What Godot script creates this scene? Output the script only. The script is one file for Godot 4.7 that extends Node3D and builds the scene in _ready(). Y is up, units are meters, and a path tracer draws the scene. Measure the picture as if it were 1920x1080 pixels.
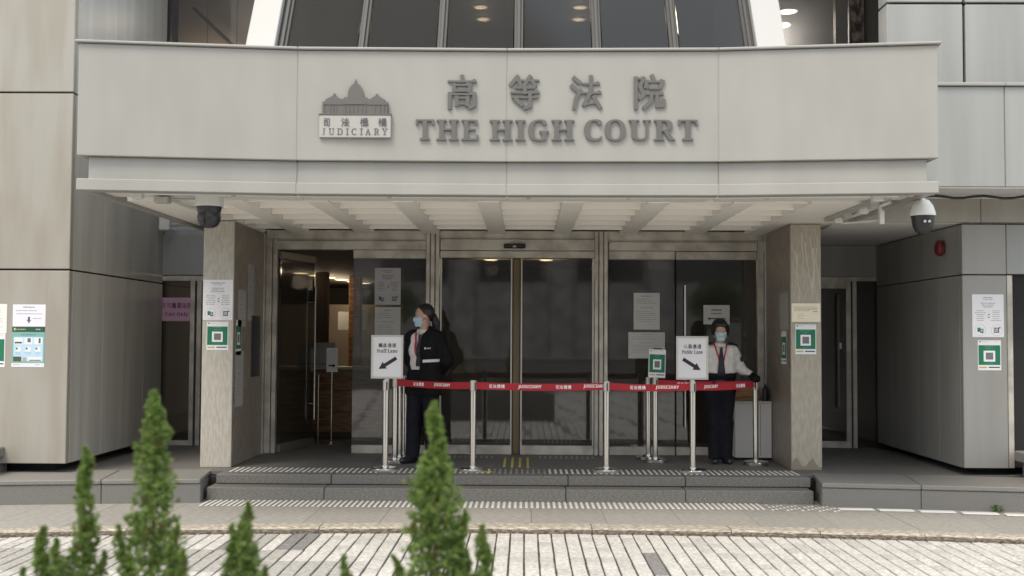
extends Node3D

# ------------------------------------------------------------------ mesh builder
class MB:
	var v := PackedVector3Array()
	var n := PackedVector3Array()
	var u := PackedVector2Array()
	var c := PackedColorArray()
	var tint := Color.WHITE
	var tinted := false

	func put(p: Vector3, nn: Vector3, uv := Vector2.ZERO):
		v.append(p); n.append(nn); u.append(uv)
		if tinted: c.append(tint)

	func tri(a: Vector3, b: Vector3, d: Vector3):
		var nn := (b - a).cross(d - a).normalized()
		put(a, nn); put(d, nn); put(b, nn)

	func quad(a: Vector3, b: Vector3, d: Vector3, e: Vector3):
		tri(a, b, d); tri(a, d, e)

	func quad_uv(a: Vector3, b: Vector3, d: Vector3, e: Vector3):
		# a lower left, b lower right, d upper right, e upper left
		var nn := (b - a).cross(d - a).normalized()
		put(a, nn, Vector2(0, 1)); put(d, nn, Vector2(1, 0)); put(b, nn, Vector2(1, 1))
		put(a, nn, Vector2(0, 1)); put(e, nn, Vector2(0, 0)); put(d, nn, Vector2(1, 0))

	func box(at: Vector3, s: Vector3, bev := 0.0, basis := Basis()):
		var h := s * 0.5
		if bev <= 0.0:
			for ax in 3:
				for sg in [-1.0, 1.0]:
					var w := Vector3.ZERO; w[ax] = sg
					var p := Vector3.ZERO; p[(ax + 1) % 3] = 1.0
					var q := Vector3.ZERO; q[(ax + 2) % 3] = sg
					quad(at + basis * ((w - p - q) * h), at + basis * ((w + p - q) * h), at + basis * ((w + p + q) * h), at + basis * ((w - p + q) * h))
			return
		bev = minf(bev, minf(h.x, minf(h.y, h.z)) * 0.9)
		var ih := h - Vector3.ONE * bev
		var pt := func(sx: float, sy: float, sz: float, ax: int) -> Vector3:
			var r := Vector3(sx, sy, sz) * ih
			r[ax] = Vector3(sx, sy, sz)[ax] * h[ax]
			return at + basis * r
		for ax in 3:
			for sg in [-1.0, 1.0]:
				var w := Vector3.ZERO; w[ax] = sg
				var p := Vector3.ZERO; p[(ax + 1) % 3] = 1.0
				var q := Vector3.ZERO; q[(ax + 2) % 3] = sg
				var k := [w - p - q, w + p - q, w + p + q, w - p + q]
				quad(pt.call(k[0].x, k[0].y, k[0].z, ax), pt.call(k[1].x, k[1].y, k[1].z, ax), pt.call(k[2].x, k[2].y, k[2].z, ax), pt.call(k[3].x, k[3].y, k[3].z, ax))
		for ax in 3:
			var b1 := (ax + 1) % 3
			var b2 := (ax + 2) % 3
			for s1 in [-1.0, 1.0]:
				for s2 in [-1.0, 1.0]:
					var lo := Vector3.ZERO; lo[ax] = -1.0; lo[b1] = s1; lo[b2] = s2
					var hi := lo; hi[ax] = 1.0
					var A: Vector3 = pt.call(lo.x, lo.y, lo.z, b1)
					var B: Vector3 = pt.call(hi.x, hi.y, hi.z, b1)
					var C: Vector3 = pt.call(hi.x, hi.y, hi.z, b2)
					var D: Vector3 = pt.call(lo.x, lo.y, lo.z, b2)
					var out := Vector3.ZERO; out[b1] = s1; out[b2] = s2
					if (B - A).cross(C - A).dot(basis * out) > 0.0: quad(A, B, C, D)
					else: quad(D, C, B, A)
		for sx in [-1.0, 1.0]:
			for sy in [-1.0, 1.0]:
				for sz in [-1.0, 1.0]:
					var a: Vector3 = pt.call(sx, sy, sz, 0)
					var b: Vector3 = pt.call(sx, sy, sz, 1)
					var d: Vector3 = pt.call(sx, sy, sz, 2)
					if (b - a).cross(d - a).dot(basis * Vector3(sx, sy, sz)) > 0.0: tri(a, b, d)
					else: tri(a, d, b)

	func span(a: Vector3, b: Vector3, bev := 0.0):
		box((a + b) * 0.5, (b - a).abs(), bev)

	func prism(poly: PackedVector2Array, z0: float, z1: float, xf := Transform3D()):
		var area := 0.0
		for i in poly.size():
			var p := poly[i]; var q := poly[(i + 1) % poly.size()]
			area += p.x * q.y - q.x * p.y
		if area < 0.0: poly.reverse()
		var idx := Geometry2D.triangulate_polygon(poly)
		for i in range(0, idx.size(), 3):
			var a := poly[idx[i]]; var b := poly[idx[i + 1]]; var d := poly[idx[i + 2]]
			if (b - a).cross(d - a) < 0.0:
				var t := b; b = d; d = t
			tri(xf * Vector3(a.x, a.y, z1), xf * Vector3(b.x, b.y, z1), xf * Vector3(d.x, d.y, z1))
			tri(xf * Vector3(a.x, a.y, z0), xf * Vector3(d.x, d.y, z0), xf * Vector3(b.x, b.y, z0))
		for i in poly.size():
			var p := poly[i]; var q := poly[(i + 1) % poly.size()]
			quad(xf * Vector3(p.x, p.y, z0), xf * Vector3(q.x, q.y, z0), xf * Vector3(q.x, q.y, z1), xf * Vector3(p.x, p.y, z1))

	func lathe(prof: Array, sides := 24, at := Vector3.ZERO, basis := Basis()):
		# prof: Vector2(radius, height) from the bottom up
		for i in prof.size() - 1:
			var p: Vector2 = prof[i]; var q: Vector2 = prof[i + 1]
			var t := (q - p)
			if t.length() < 1e-6: continue
			var nr := Vector2(t.y, -t.x).normalized()
			for k in sides:
				var a := TAU * k / sides; var b := TAU * (k + 1) / sides
				var ra := Vector3(cos(a), 0, -sin(a)); var rb := Vector3(cos(b), 0, -sin(b))
				var A := at + basis * (ra * p.x + Vector3.UP * p.y); var B := at + basis * (rb * p.x + Vector3.UP * p.y)
				var C := at + basis * (rb * q.x + Vector3.UP * q.y); var D := at + basis * (ra * q.x + Vector3.UP * q.y)
				var na := (basis * (ra * nr.x + Vector3.UP * nr.y)).normalized(); var nb := (basis * (rb * nr.x + Vector3.UP * nr.y)).normalized()
				if p.x > 1e-6:
					put(A, na); put(C, nb); put(B, nb)
				if q.x > 1e-6:
					put(A, na); put(D, na); put(C, nb)

	func tube(pts: Array, r: float, sides := 8, r_end := -1.0):
		var rings := []
		for i in pts.size():
			var d: Vector3 = ((pts[min(i + 1, pts.size() - 1)] as Vector3) - (pts[max(i - 1, 0)] as Vector3)).normalized()
			var side := d.cross(Vector3.UP if absf(d.y) < 0.9 else Vector3.RIGHT).normalized()
			var up := side.cross(d)
			var rr := r if r_end < 0.0 else lerpf(r, r_end, float(i) / maxi(1, pts.size() - 1))
			var ring := []
			for k in sides:
				var a := TAU * k / sides
				var nn := side * cos(a) + up * sin(a)
				ring.append([(pts[i] as Vector3) + nn * rr, nn])
			rings.append(ring)
		for i in pts.size() - 1:
			for k in sides:
				var A: Array = rings[i][k]; var B: Array = rings[i][(k + 1) % sides]
				var C: Array = rings[i + 1][(k + 1) % sides]; var D: Array = rings[i + 1][k]
				put(A[0], A[1]); put(B[0], B[1]); put(C[0], C[1])
				put(A[0], A[1]); put(C[0], C[1]); put(D[0], D[1])
		for k in range(1, sides - 1):
			tri(rings[0][0][0], rings[0][k][0], rings[0][k + 1][0])
			var L: Array = rings[-1]
			tri(L[0][0], L[k + 1][0], L[k][0])

	func mesh() -> ArrayMesh:
		var a := []
		a.resize(Mesh.ARRAY_MAX)
		a[Mesh.ARRAY_VERTEX] = v; a[Mesh.ARRAY_NORMAL] = n; a[Mesh.ARRAY_TEX_UV] = u
		if tinted: a[Mesh.ARRAY_COLOR] = c
		var m := ArrayMesh.new()
		m.add_surface_from_arrays(Mesh.PRIMITIVE_TRIANGLES, a)
		return m

# ------------------------------------------------------------------ node helpers
var M := {}
var rng := RandomNumberGenerator.new()

func obj(called: String, mesh, m: Material, parent: Node = null) -> MeshInstance3D:
	var o := MeshInstance3D.new()
	o.name = called
	o.mesh = mesh.mesh() if mesh is MB else mesh
	o.material_override = m
	(parent if parent else self).add_child(o, true)
	return o

func tag(o: Node, label: String, category := "", group := "", kind := "") -> Node:
	if label: o.set_meta("label", label)
	if category: o.set_meta("category", category)
	if group: o.set_meta("group", group)
	if kind: o.set_meta("kind", kind)
	return o

func thing(called: String, label: String, category: String, at := Vector3.ZERO, turn := 0.0, group := "") -> Node3D:
	var o := Node3D.new()
	o.name = called
	o.position = at
	o.rotation.y = turn
	add_child(o, true)
	tag(o, label, category, group)
	return o

func struct(called: String, label := "") -> Node3D:
	var o := Node3D.new()
	o.name = called
	add_child(o, true)
	tag(o, label, "", "", "structure")
	return o

func mk(fn: Callable) -> MB:
	var b := MB.new()
	fn.call(b)
	return b

func bx(at: Vector3, s: Vector3, bev := 0.0) -> MB:
	var b := MB.new(); b.box(at, s, bev); return b

func sp(a: Vector3, b: Vector3, bev := 0.0) -> MB:
	var m := MB.new(); m.span(a, b, bev); return m

func lin(r: float, g: float, b: float) -> Color:
	return Color(r, g, b).linear_to_srgb()

func mat(key: String, col: Color, rough := 0.7, metal := 0.0) -> StandardMaterial3D:
	var m := StandardMaterial3D.new()
	m.resource_name = key
	m.albedo_color = col.linear_to_srgb()
	m.roughness = rough
	m.metallic = metal
	M[key] = m
	return m

func noise_tex(seed_: int, freq: float, lo: Color, hi: Color, oct := 4, size := 512, kind := FastNoiseLite.TYPE_SIMPLEX_SMOOTH, a := 0.25, b := 0.75) -> NoiseTexture2D:
	var f := FastNoiseLite.new()
	f.seed = seed_; f.noise_type = kind; f.frequency = freq; f.fractal_octaves = oct
	var g := Gradient.new()
	g.offsets = PackedFloat32Array([a, b]); g.colors = PackedColorArray([lo, hi])
	var t := NoiseTexture2D.new()
	t.width = size; t.height = size; t.seamless = true; t.noise = f; t.color_ramp = g
	return t

func bump_tex(seed_: int, freq: float, oct := 4, size := 512) -> NoiseTexture2D:
	var f := FastNoiseLite.new()
	f.seed = seed_; f.frequency = freq; f.fractal_octaves = oct
	var t := NoiseTexture2D.new()
	t.width = size; t.height = size; t.seamless = true; t.noise = f
	return t

func tri_map(m: StandardMaterial3D, tex: Texture2D, sc: Vector3, bump: Texture2D = null, bump_cm := 0.0):
	m.albedo_texture = tex
	m.uv1_triplanar = true; m.uv1_world_triplanar = true
	m.uv1_scale = sc; m.uv1_triplanar_sharpness = 6.0
	if bump:
		m.heightmap_enabled = true; m.heightmap_texture = bump; m.heightmap_scale = bump_cm

func grey(a: float) -> Color: return Color(a, a, a)

# ------------------------------------------------------------------ lettering
const STROKES := {
	"高": "v 50,2 52,14;h 3,17 97,17;v 24,28 24,46;h 24,28 76,28;v 76,28 74,46;h 24,46 76,46;v 10,57 10,98;h 10,57 90,57;v 90,57 90,91 76,97;v 33,68 33,89;h 33,68 68,68;v 68,68 68,89;h 33,87 68,87",
	"等": "v 25,2 5,25;h 20,13 48,13;v 30,14 37,27;v 66,2 50,23;h 62,13 97,13;v 74,14 82,27;h 17,36 84,36;v 50,27 50,50;h 2,51 98,51;h 6,66 94,66;v 67,52 67,92 52,98;v 22,73 40,88",
	"法": "v 10,6 26,19;v 3,31 20,45;v 10,98 15,70 30,46;h 36,24 93,24;v 64,3 64,52;h 32,52 98,52;v 60,54 42,88;h 40,89 88,81;v 75,66 93,96",
	"院": "v 8,8 8,98;h 8,8 34,8;v 33,8 22,34 34,58 23,68;v 62,1 68,14;v 43,18 41,33;h 43,18 97,18;v 95,18 89,32;h 50,39 88,39;h 40,56 98,56;v 60,57 55,80 36,98;v 77,57 77,92 97,92 98,78",
	"司": "h 14,10 84,10;v 84,10 84,92 70,96;h 14,30 66,30;v 22,48 22,84;h 22,48 60,48;v 60,48 60,84;h 22,82 60,82",
	"機": "h 2,26 34,26;v 18,4 18,98;v 18,30 4,60;v 18,34 32,54;v 50,4 42,20 54,20 42,36 56,34;v 82,4 76,20 88,20 76,36 92,34;h 36,48 98,48;v 66,4 72,60 92,94 99,80;v 92,54 70,94;v 48,50 46,70 36,94;h 44,66 60,66;v 50,72 60,86",
	"構": "h 2,26 34,26;v 18,4 18,98;v 18,30 4,60;v 18,34 32,54;h 42,13 96,13;v 56,4 56,36;v 82,4 82,36;h 44,25 94,25;h 38,37 100,37;v 69,25 69,80;v 46,50 46,98;h 46,50 92,50;v 92,50 92,94 84,97;h 46,64 92,64;h 36,79 100,79",
	"職": "h 2,10 36,10;v 8,10 8,78;v 28,10 28,98;h 8,32 28,32;h 8,54 28,54;h 2,80 36,74;v 50,4 50,12;h 40,17 62,17;v 45,22 48,33;v 58,22 54,33;h 38,38 98,38;v 44,50 44,86;h 44,50 62,50;v 62,50 62,86;h 44,67 62,67;h 44,84 62,84;v 74,4 80,60 96,94 100,80;v 94,52 74,92;v 88,8 96,20",
	"員": "v 28,6 28,26;h 28,6 72,6;v 72,6 72,26;h 28,25 72,25;v 20,36 20,82;h 20,36 80,36;v 80,36 80,82;h 20,51 80,51;h 20,66 80,66;h 20,81 80,81;v 38,84 18,98;v 62,84 84,98",
	"通": "v 10,8 22,20;h 4,36 22,36;v 22,36 12,72;v 4,84 24,84 50,96 98,94;h 40,8 86,8;v 86,8 68,22;v 52,14 66,24;v 42,28 42,82;h 42,28 90,28;v 90,28 90,82;h 42,44 90,44;h 42,60 90,60;v 66,28 66,82",
	"道": "v 10,8 22,20;h 4,36 22,36;v 22,36 12,72;v 4,84 24,84 50,96 98,94;v 50,4 56,14;v 80,4 72,16;h 36,18 98,18;v 66,18 60,30;v 46,30 46,82;h 46,30 88,30;v 88,30 88,82;h 46,46 88,46;h 46,63 88,63;h 46,80 88,80",
	"公": "v 38,8 28,34 6,54;v 60,8 72,34 96,52;v 48,48 22,86;h 22,86 78,82;v 66,64 86,96",
	"眾": "v 20,6 20,34;h 20,6 80,6;v 80,6 80,34;h 20,34 80,34;v 40,6 40,34;v 60,6 60,34;v 50,42 50,98;h 14,46 40,46;v 28,46 8,94;v 28,62 40,78;v 76,44 58,94;v 76,58 96,94;v 90,46 74,62",
	"只": "v 26,8 26,50;h 26,8 76,8;v 76,8 76,50;h 26,50 76,50;v 38,62 14,94;v 62,62 88,94",
	"可": "h 4,12 96,12;v 76,12 76,92 62,96;v 18,32 18,72;h 18,32 54,32;v 54,32 54,72;h 18,70 54,70",
	"離": "h 2,14 48,14;v 26,2 26,14;v 16,22 34,44;v 34,22 16,44;v 8,22 8,48;h 8,48 44,48;v 44,22 44,48;v 6,58 6,98;h 6,58 46,58;v 46,58 46,96;v 24,50 18,80;h 18,80 34,78;v 62,4 50,34;v 58,24 58,98;h 58,26 98,26;v 76,8 80,26;v 78,26 78,94;h 58,48 94,48;h 58,70 94,70;h 58,94 100,94",
	"開": "v 10,6 10,98;h 10,6 42,6;v 42,6 42,36;h 10,20 42,20;h 10,36 42,36;v 58,6 58,36;h 58,6 90,6;v 90,6 90,96;h 58,20 90,20;h 58,36 90,36;h 26,54 74,54;h 22,70 78,70;v 40,54 40,74 28,92;v 62,54 62,94",
}

func glyph(b: MB, ch: String, at: Vector3, size: Vector2, depth: float, wh: float, wv: float, serif := false):
	# at: lower left corner of the character's square; strokes lie in the plane z = at.z and rise by depth
	var i := 0
	for part in (STROKES[ch] as String).split(";"):
		var bits := part.split(" ")
		var pl := PackedVector2Array()
		for k in range(1, bits.size()):
			var xy := bits[k].split(",")
			pl.append(Vector2(float(xy[0]), 100.0 - float(xy[1])))
		var w := wh if bits[0] == "h" else wv
		var polys := Geometry2D.offset_polyline(pl, w * 0.5, Geometry2D.JOIN_MITER, Geometry2D.END_SQUARE if bits[0] == "v" else Geometry2D.END_BUTT)
		if serif and bits[0] == "h" and pl.size() == 2 and absf(pl[1].x - pl[0].x) > 38.0:
			var e := pl[1]
			polys.append(PackedVector2Array([e + Vector2(-17, wh * 0.5 - 0.3), e + Vector2(-7, wh * 0.5 + 6), e + Vector2(1, wh * 0.5 - 1), e + Vector2(0, -wh * 0.4), e + Vector2(-16, -wh * 0.4)]))
		for poly in polys:
			var q := PackedVector2Array()
			for p in poly: q.append(Vector2(at.x + p.x * size.x / 100.0, at.y + p.y * size.y / 100.0))
			b.prism(q, at.z, at.z + depth + i * 0.0004)
			i += 1

var fonts := {}
func font(serif: bool, bold: bool) -> SystemFont:
	var k := "%s%s" % [serif, bold]
	if not fonts.has(k):
		var f := SystemFont.new()
		f.font_names = PackedStringArray(["Droid Serif" if serif else "Droid Sans"])
		f.font_weight = 700 if bold else 400
		fonts[k] = f
	return fonts[k]

func text_mesh(t: String, serif: bool, bold: bool, depth: float) -> TextMesh:
	var m := TextMesh.new()
	m.font = font(serif, bold); m.text = t; m.font_size = 64; m.pixel_size = 0.01; m.depth = depth; m.curve_step = 1.5
	return m

func lettering(called: String, t: String, serif: bool, bold: bool, x0: float, x1: float, y0: float, y1: float, z: float, depth: float, m: Material, parent: Node) -> MeshInstance3D:
	# fits the text into that box; depth is the real thickness, its back lies at z
	var tm := text_mesh(t, serif, bold, 0.1)
	var bb := tm.get_aabb()
	var o := obj(called, tm, m, parent)
	var sc := Vector3((x1 - x0) / bb.size.x, (y1 - y0) / bb.size.y, depth / 0.1)
	o.scale = sc
	o.position = Vector3(x0 - bb.position.x * sc.x, y0 - bb.position.y * sc.y, z + depth * 0.5)
	return o

# ------------------------------------------------------------------ smooth bodies
func sdb(b: Array, p: Vector3) -> float:
	var s: Vector3 = b[4]
	var q: Vector3 = (p - b[0]) / s
	var e: Vector3 = (b[1] - b[0]) / s
	var l := e.length_squared()
	var t := clampf(q.dot(e) / l, 0.0, 1.0) if l > 1e-9 else 0.0
	return ((q - e * t).length() - lerpf(b[2], b[3], t)) * minf(s.x, minf(s.y, s.z))

func bone(a: Vector3, b: Vector3, ra: float, rb: float, s := Vector3.ONE) -> Array:
	return [a, b, ra, rb, s]

func grown(bones: Array, by: float) -> Array:
	var r := []
	for b in bones:
		var m: float = minf(b[4].x, minf(b[4].y, b[4].z))
		r.append([b[0], b[1], b[2] + by / m, b[3] + by / m, b[4]])
	return r

func field(bones: Array, p: Vector3, k: float) -> float:
	var d := 1.0
	for b in bones:
		var e := sdb(b, p)
		var h := clampf(0.5 + 0.5 * (d - e) / k, 0.0, 1.0)
		d = lerpf(d, e, h) - k * h * (1.0 - h)
	return d

func march(bones: Array, k: float, from: Vector3, dir: Vector3) -> Vector3:
	var p := from
	for i in 60:
		var d := field(bones, p, k)
		if d < 0.001: break
		p += dir * d * 0.8
	return p

func nets(bones: Array, cell: float, k: float, b: MB, cuts := [], subs := [], sub_k := 0.0):
	var lo := Vector3.ONE * 1e9
	var hi := -lo
	for q in bones:
		var r: Vector3 = q[4] * maxf(q[2], q[3])
		lo = lo.min((q[0] as Vector3).min(q[1]) - r); hi = hi.max((q[0] as Vector3).max(q[1]) + r)
	lo -= Vector3.ONE * cell * 2.5; hi += Vector3.ONE * cell * 2.5
	var nx := int((hi.x - lo.x) / cell) + 2
	var ny := int((hi.y - lo.y) / cell) + 2
	var nz := int((hi.z - lo.z) / cell) + 2
	var f := PackedFloat32Array()
	f.resize(nx * ny * nz); f.fill(1.0)
	for q in bones:
		var r: Vector3 = q[4] * maxf(q[2], q[3]) + Vector3.ONE * (k + cell * 2.0)
		var a := ((q[0] as Vector3).min(q[1]) - r - lo) / cell
		var e := ((q[0] as Vector3).max(q[1]) + r - lo) / cell
		for z in range(maxi(0, int(a.z)), mini(nz, int(e.z) + 2)):
			for y in range(maxi(0, int(a.y)), mini(ny, int(e.y) + 2)):
				var row := (z * ny + y) * nx
				for x in range(maxi(0, int(a.x)), mini(nx, int(e.x) + 2)):
					var d := sdb(q, lo + Vector3(x, y, z) * cell)
					var o := f[row + x]
					var h := clampf(0.5 + 0.5 * (o - d) / k, 0.0, 1.0)
					f[row + x] = lerpf(o, d, h) - k * h * (1.0 - h)
	if cuts.size() or subs.size():
		for z in nz:
			for y in ny:
				var row := (z * ny + y) * nx
				for x in nx:
					if f[row + x] > cell * 3.0: continue
					var p := lo + Vector3(x, y, z) * cell
					for c in cuts: f[row + x] = maxf(f[row + x], (p - c[0]).dot(c[1]))
					for q in subs: f[row + x] = maxf(f[row + x], -sdb(q, p))
	var id := PackedInt32Array()
	id.resize(nx * ny * nz); id.fill(-1)
	var vs := PackedVector3Array()
	var offs := [0, 1, nx, nx + 1, nx * ny, nx * ny + 1, nx * ny + nx, nx * ny + nx + 1]
	var cor := [Vector3(0, 0, 0), Vector3(1, 0, 0), Vector3(0, 1, 0), Vector3(1, 1, 0), Vector3(0, 0, 1), Vector3(1, 0, 1), Vector3(0, 1, 1), Vector3(1, 1, 1)]
	var edges := [[0, 1], [2, 3], [4, 5], [6, 7], [0, 2], [1, 3], [4, 6], [5, 7], [0, 4], [1, 5], [2, 6], [3, 7]]
	for z in nz - 1:
		for y in ny - 1:
			var row := (z * ny + y) * nx
			for x in nx - 1:
				var at := row + x
				var f0 := f[at]
				if absf(f0) > cell * 3.0: continue
				var neg := 0
				for i in 8:
					if f[at + offs[i]] < 0.0: neg += 1
				if neg == 0 or neg == 8: continue
				var sum := Vector3.ZERO
				var cnt := 0
				for e in edges:
					var fa := f[at + offs[e[0]]]
					var fb := f[at + offs[e[1]]]
					if (fa < 0.0) != (fb < 0.0):
						sum += (cor[e[0]] as Vector3).lerp(cor[e[1]], fa / (fa - fb)); cnt += 1
				id[at] = vs.size()
				vs.append(lo + (Vector3(x, y, z) + sum / cnt) * cell)
	var faces := PackedInt32Array()
	var st := [1, nx, nx * ny]
	for z in range(1, nz - 1):
		for y in range(1, ny - 1):
			var row := (z * ny + y) * nx
			for x in range(1, nx - 1):
				var at := row + x
				var ins := f[at] < 0.0
				if absf(f[at]) > cell * 3.0: continue
				for ax in 3:
					if ins == (f[at + st[ax]] < 0.0): continue
					var s1: int = st[(ax + 1) % 3]
					var s2: int = st[(ax + 2) % 3]
					var q0 := id[at - s1 - s2]; var q1 := id[at - s2]; var q2 := id[at]; var q3 := id[at - s1]
					if q0 < 0 or q1 < 0 or q2 < 0 or q3 < 0: continue
					if ins: faces.append_array([q0, q1, q2, q0, q2, q3])
					else: faces.append_array([q0, q2, q1, q0, q3, q2])
	var ns := PackedVector3Array()
	ns.resize(vs.size())
	for i in range(0, faces.size(), 3):
		var a := faces[i]; var d := faces[i + 1]; var e := faces[i + 2]
		var nn := (vs[d] - vs[a]).cross(vs[e] - vs[a])
		ns[a] += nn; ns[d] += nn; ns[e] += nn
	for i in range(0, faces.size(), 3):
		for j in [0, 2, 1]: b.put(vs[faces[i + j]], ns[faces[i + j]].normalized())

func body(bones: Array, cell: float, k: float, cuts := [], subs := []) -> MB:
	var b := MB.new(); nets(bones, cell, k, b, cuts, subs); return b

func hand_bones(w: Vector3, d: Vector3, pn: Vector3, side: float, curl := 0.3) -> Array:
	d = d.normalized(); pn = (pn - d * pn.dot(d)).normalized()
	var t := d.cross(pn) * side
	var r := []
	var ox := [0.029, 0.010, -0.010, -0.028]
	var ln := [0.070, 0.078, 0.073, 0.057]
	for i in 4:
		var kn: Vector3 = w + d * (0.088 - absf(i - 1.2) * 0.004) + t * ox[i]
		r.append(bone(w + t * ox[i] * 0.5 + d * 0.012, kn, 0.0125, 0.0105))
		var p := kn
		for s in 3:
			var ang: float = curl * (0.7 + s)
			var q: Vector3 = p + (d * cos(ang) + pn * sin(ang)) * (ln[i] * [0.45, 0.31, 0.24][s])
			r.append(bone(p, q, 0.0095 - s * 0.0008, 0.0087 - s * 0.0008))
			p = q
	var a := w + d * 0.022 + t * 0.020
	var b2 := w + d * 0.055 + t * 0.046 + pn * 0.012
	r.append(bone(a, b2, 0.013, 0.0105)); r.append(bone(b2, w + d * 0.086 + t * 0.050 + pn * 0.024, 0.0100, 0.0085))
	return r

# ------------------------------------------------------------------ scene
const LAND := 0.23

func _ready():
	rng.seed = 77
	# ---- camera, sky, sun, exposure
	var cam := Camera3D.new()
	cam.name = "camera"
	cam.position = Vector3(0, 1.63, 0)
	cam.rotation_degrees = Vector3(2.456, 0.668, 0.3)
	var att := CameraAttributesPhysical.new()
	att.frustum_focal_length = 47.67
	att.frustum_focus_distance = 11.9
	att.exposure_aperture = 2.2
	att.frustum_near = 0.1
	att.frustum_far = 400.0
	cam.attributes = att
	add_child(cam)
	cam.fov = 28.26
	cam.near = 0.1
	cam.far = 400.0
	cam.current = true
	var env := Environment.new()
	env.background_mode = Environment.BG_SKY
	var sm := ProceduralSkyMaterial.new()
	sm.sky_top_color = Color(0.90, 0.92, 0.95)
	sm.sky_horizon_color = Color(0.84, 0.86, 0.88)
	sm.sky_curve = 0.3
	sm.sky_energy_multiplier = 1.0
	sm.ground_bottom_color = Color(0.35, 0.34, 0.33)
	sm.ground_horizon_color = Color(0.5, 0.5, 0.5)
	var sky := Sky.new()
	sky.sky_material = sm
	env.sky = sky
	env.tonemap_mode = Environment.TONE_MAPPER_LINEAR
	env.tonemap_exposure = 2.15
	env.sdfgi_enabled = true; env.ssao_enabled = true; env.ssil_enabled = true
	var we := WorldEnvironment.new()
	we.name = "world_environment"
	we.environment = env
	add_child(we)
	var sun := DirectionalLight3D.new()
	sun.name = "sun"
	sun.light_energy = 0.5
	sun.light_color = Color(1.0, 0.96, 0.90)
	sun.light_angular_distance = 24.0
	sun.shadow_enabled = true
	sun.look_at_from_position(Vector3(-5, 15, 8), Vector3.ZERO, Vector3.UP)
	add_child(sun)

	materials()
	ground()
	steps()
	wings()
	upper_storey()
	canopy()
	piers()
	entrance()
	lobby()
	sign_letters()
	emblem()
	cameras_and_boxes()
	stanchions()
	notices()
	tactile()
	guards()
	junipers()
	surroundings()

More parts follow.
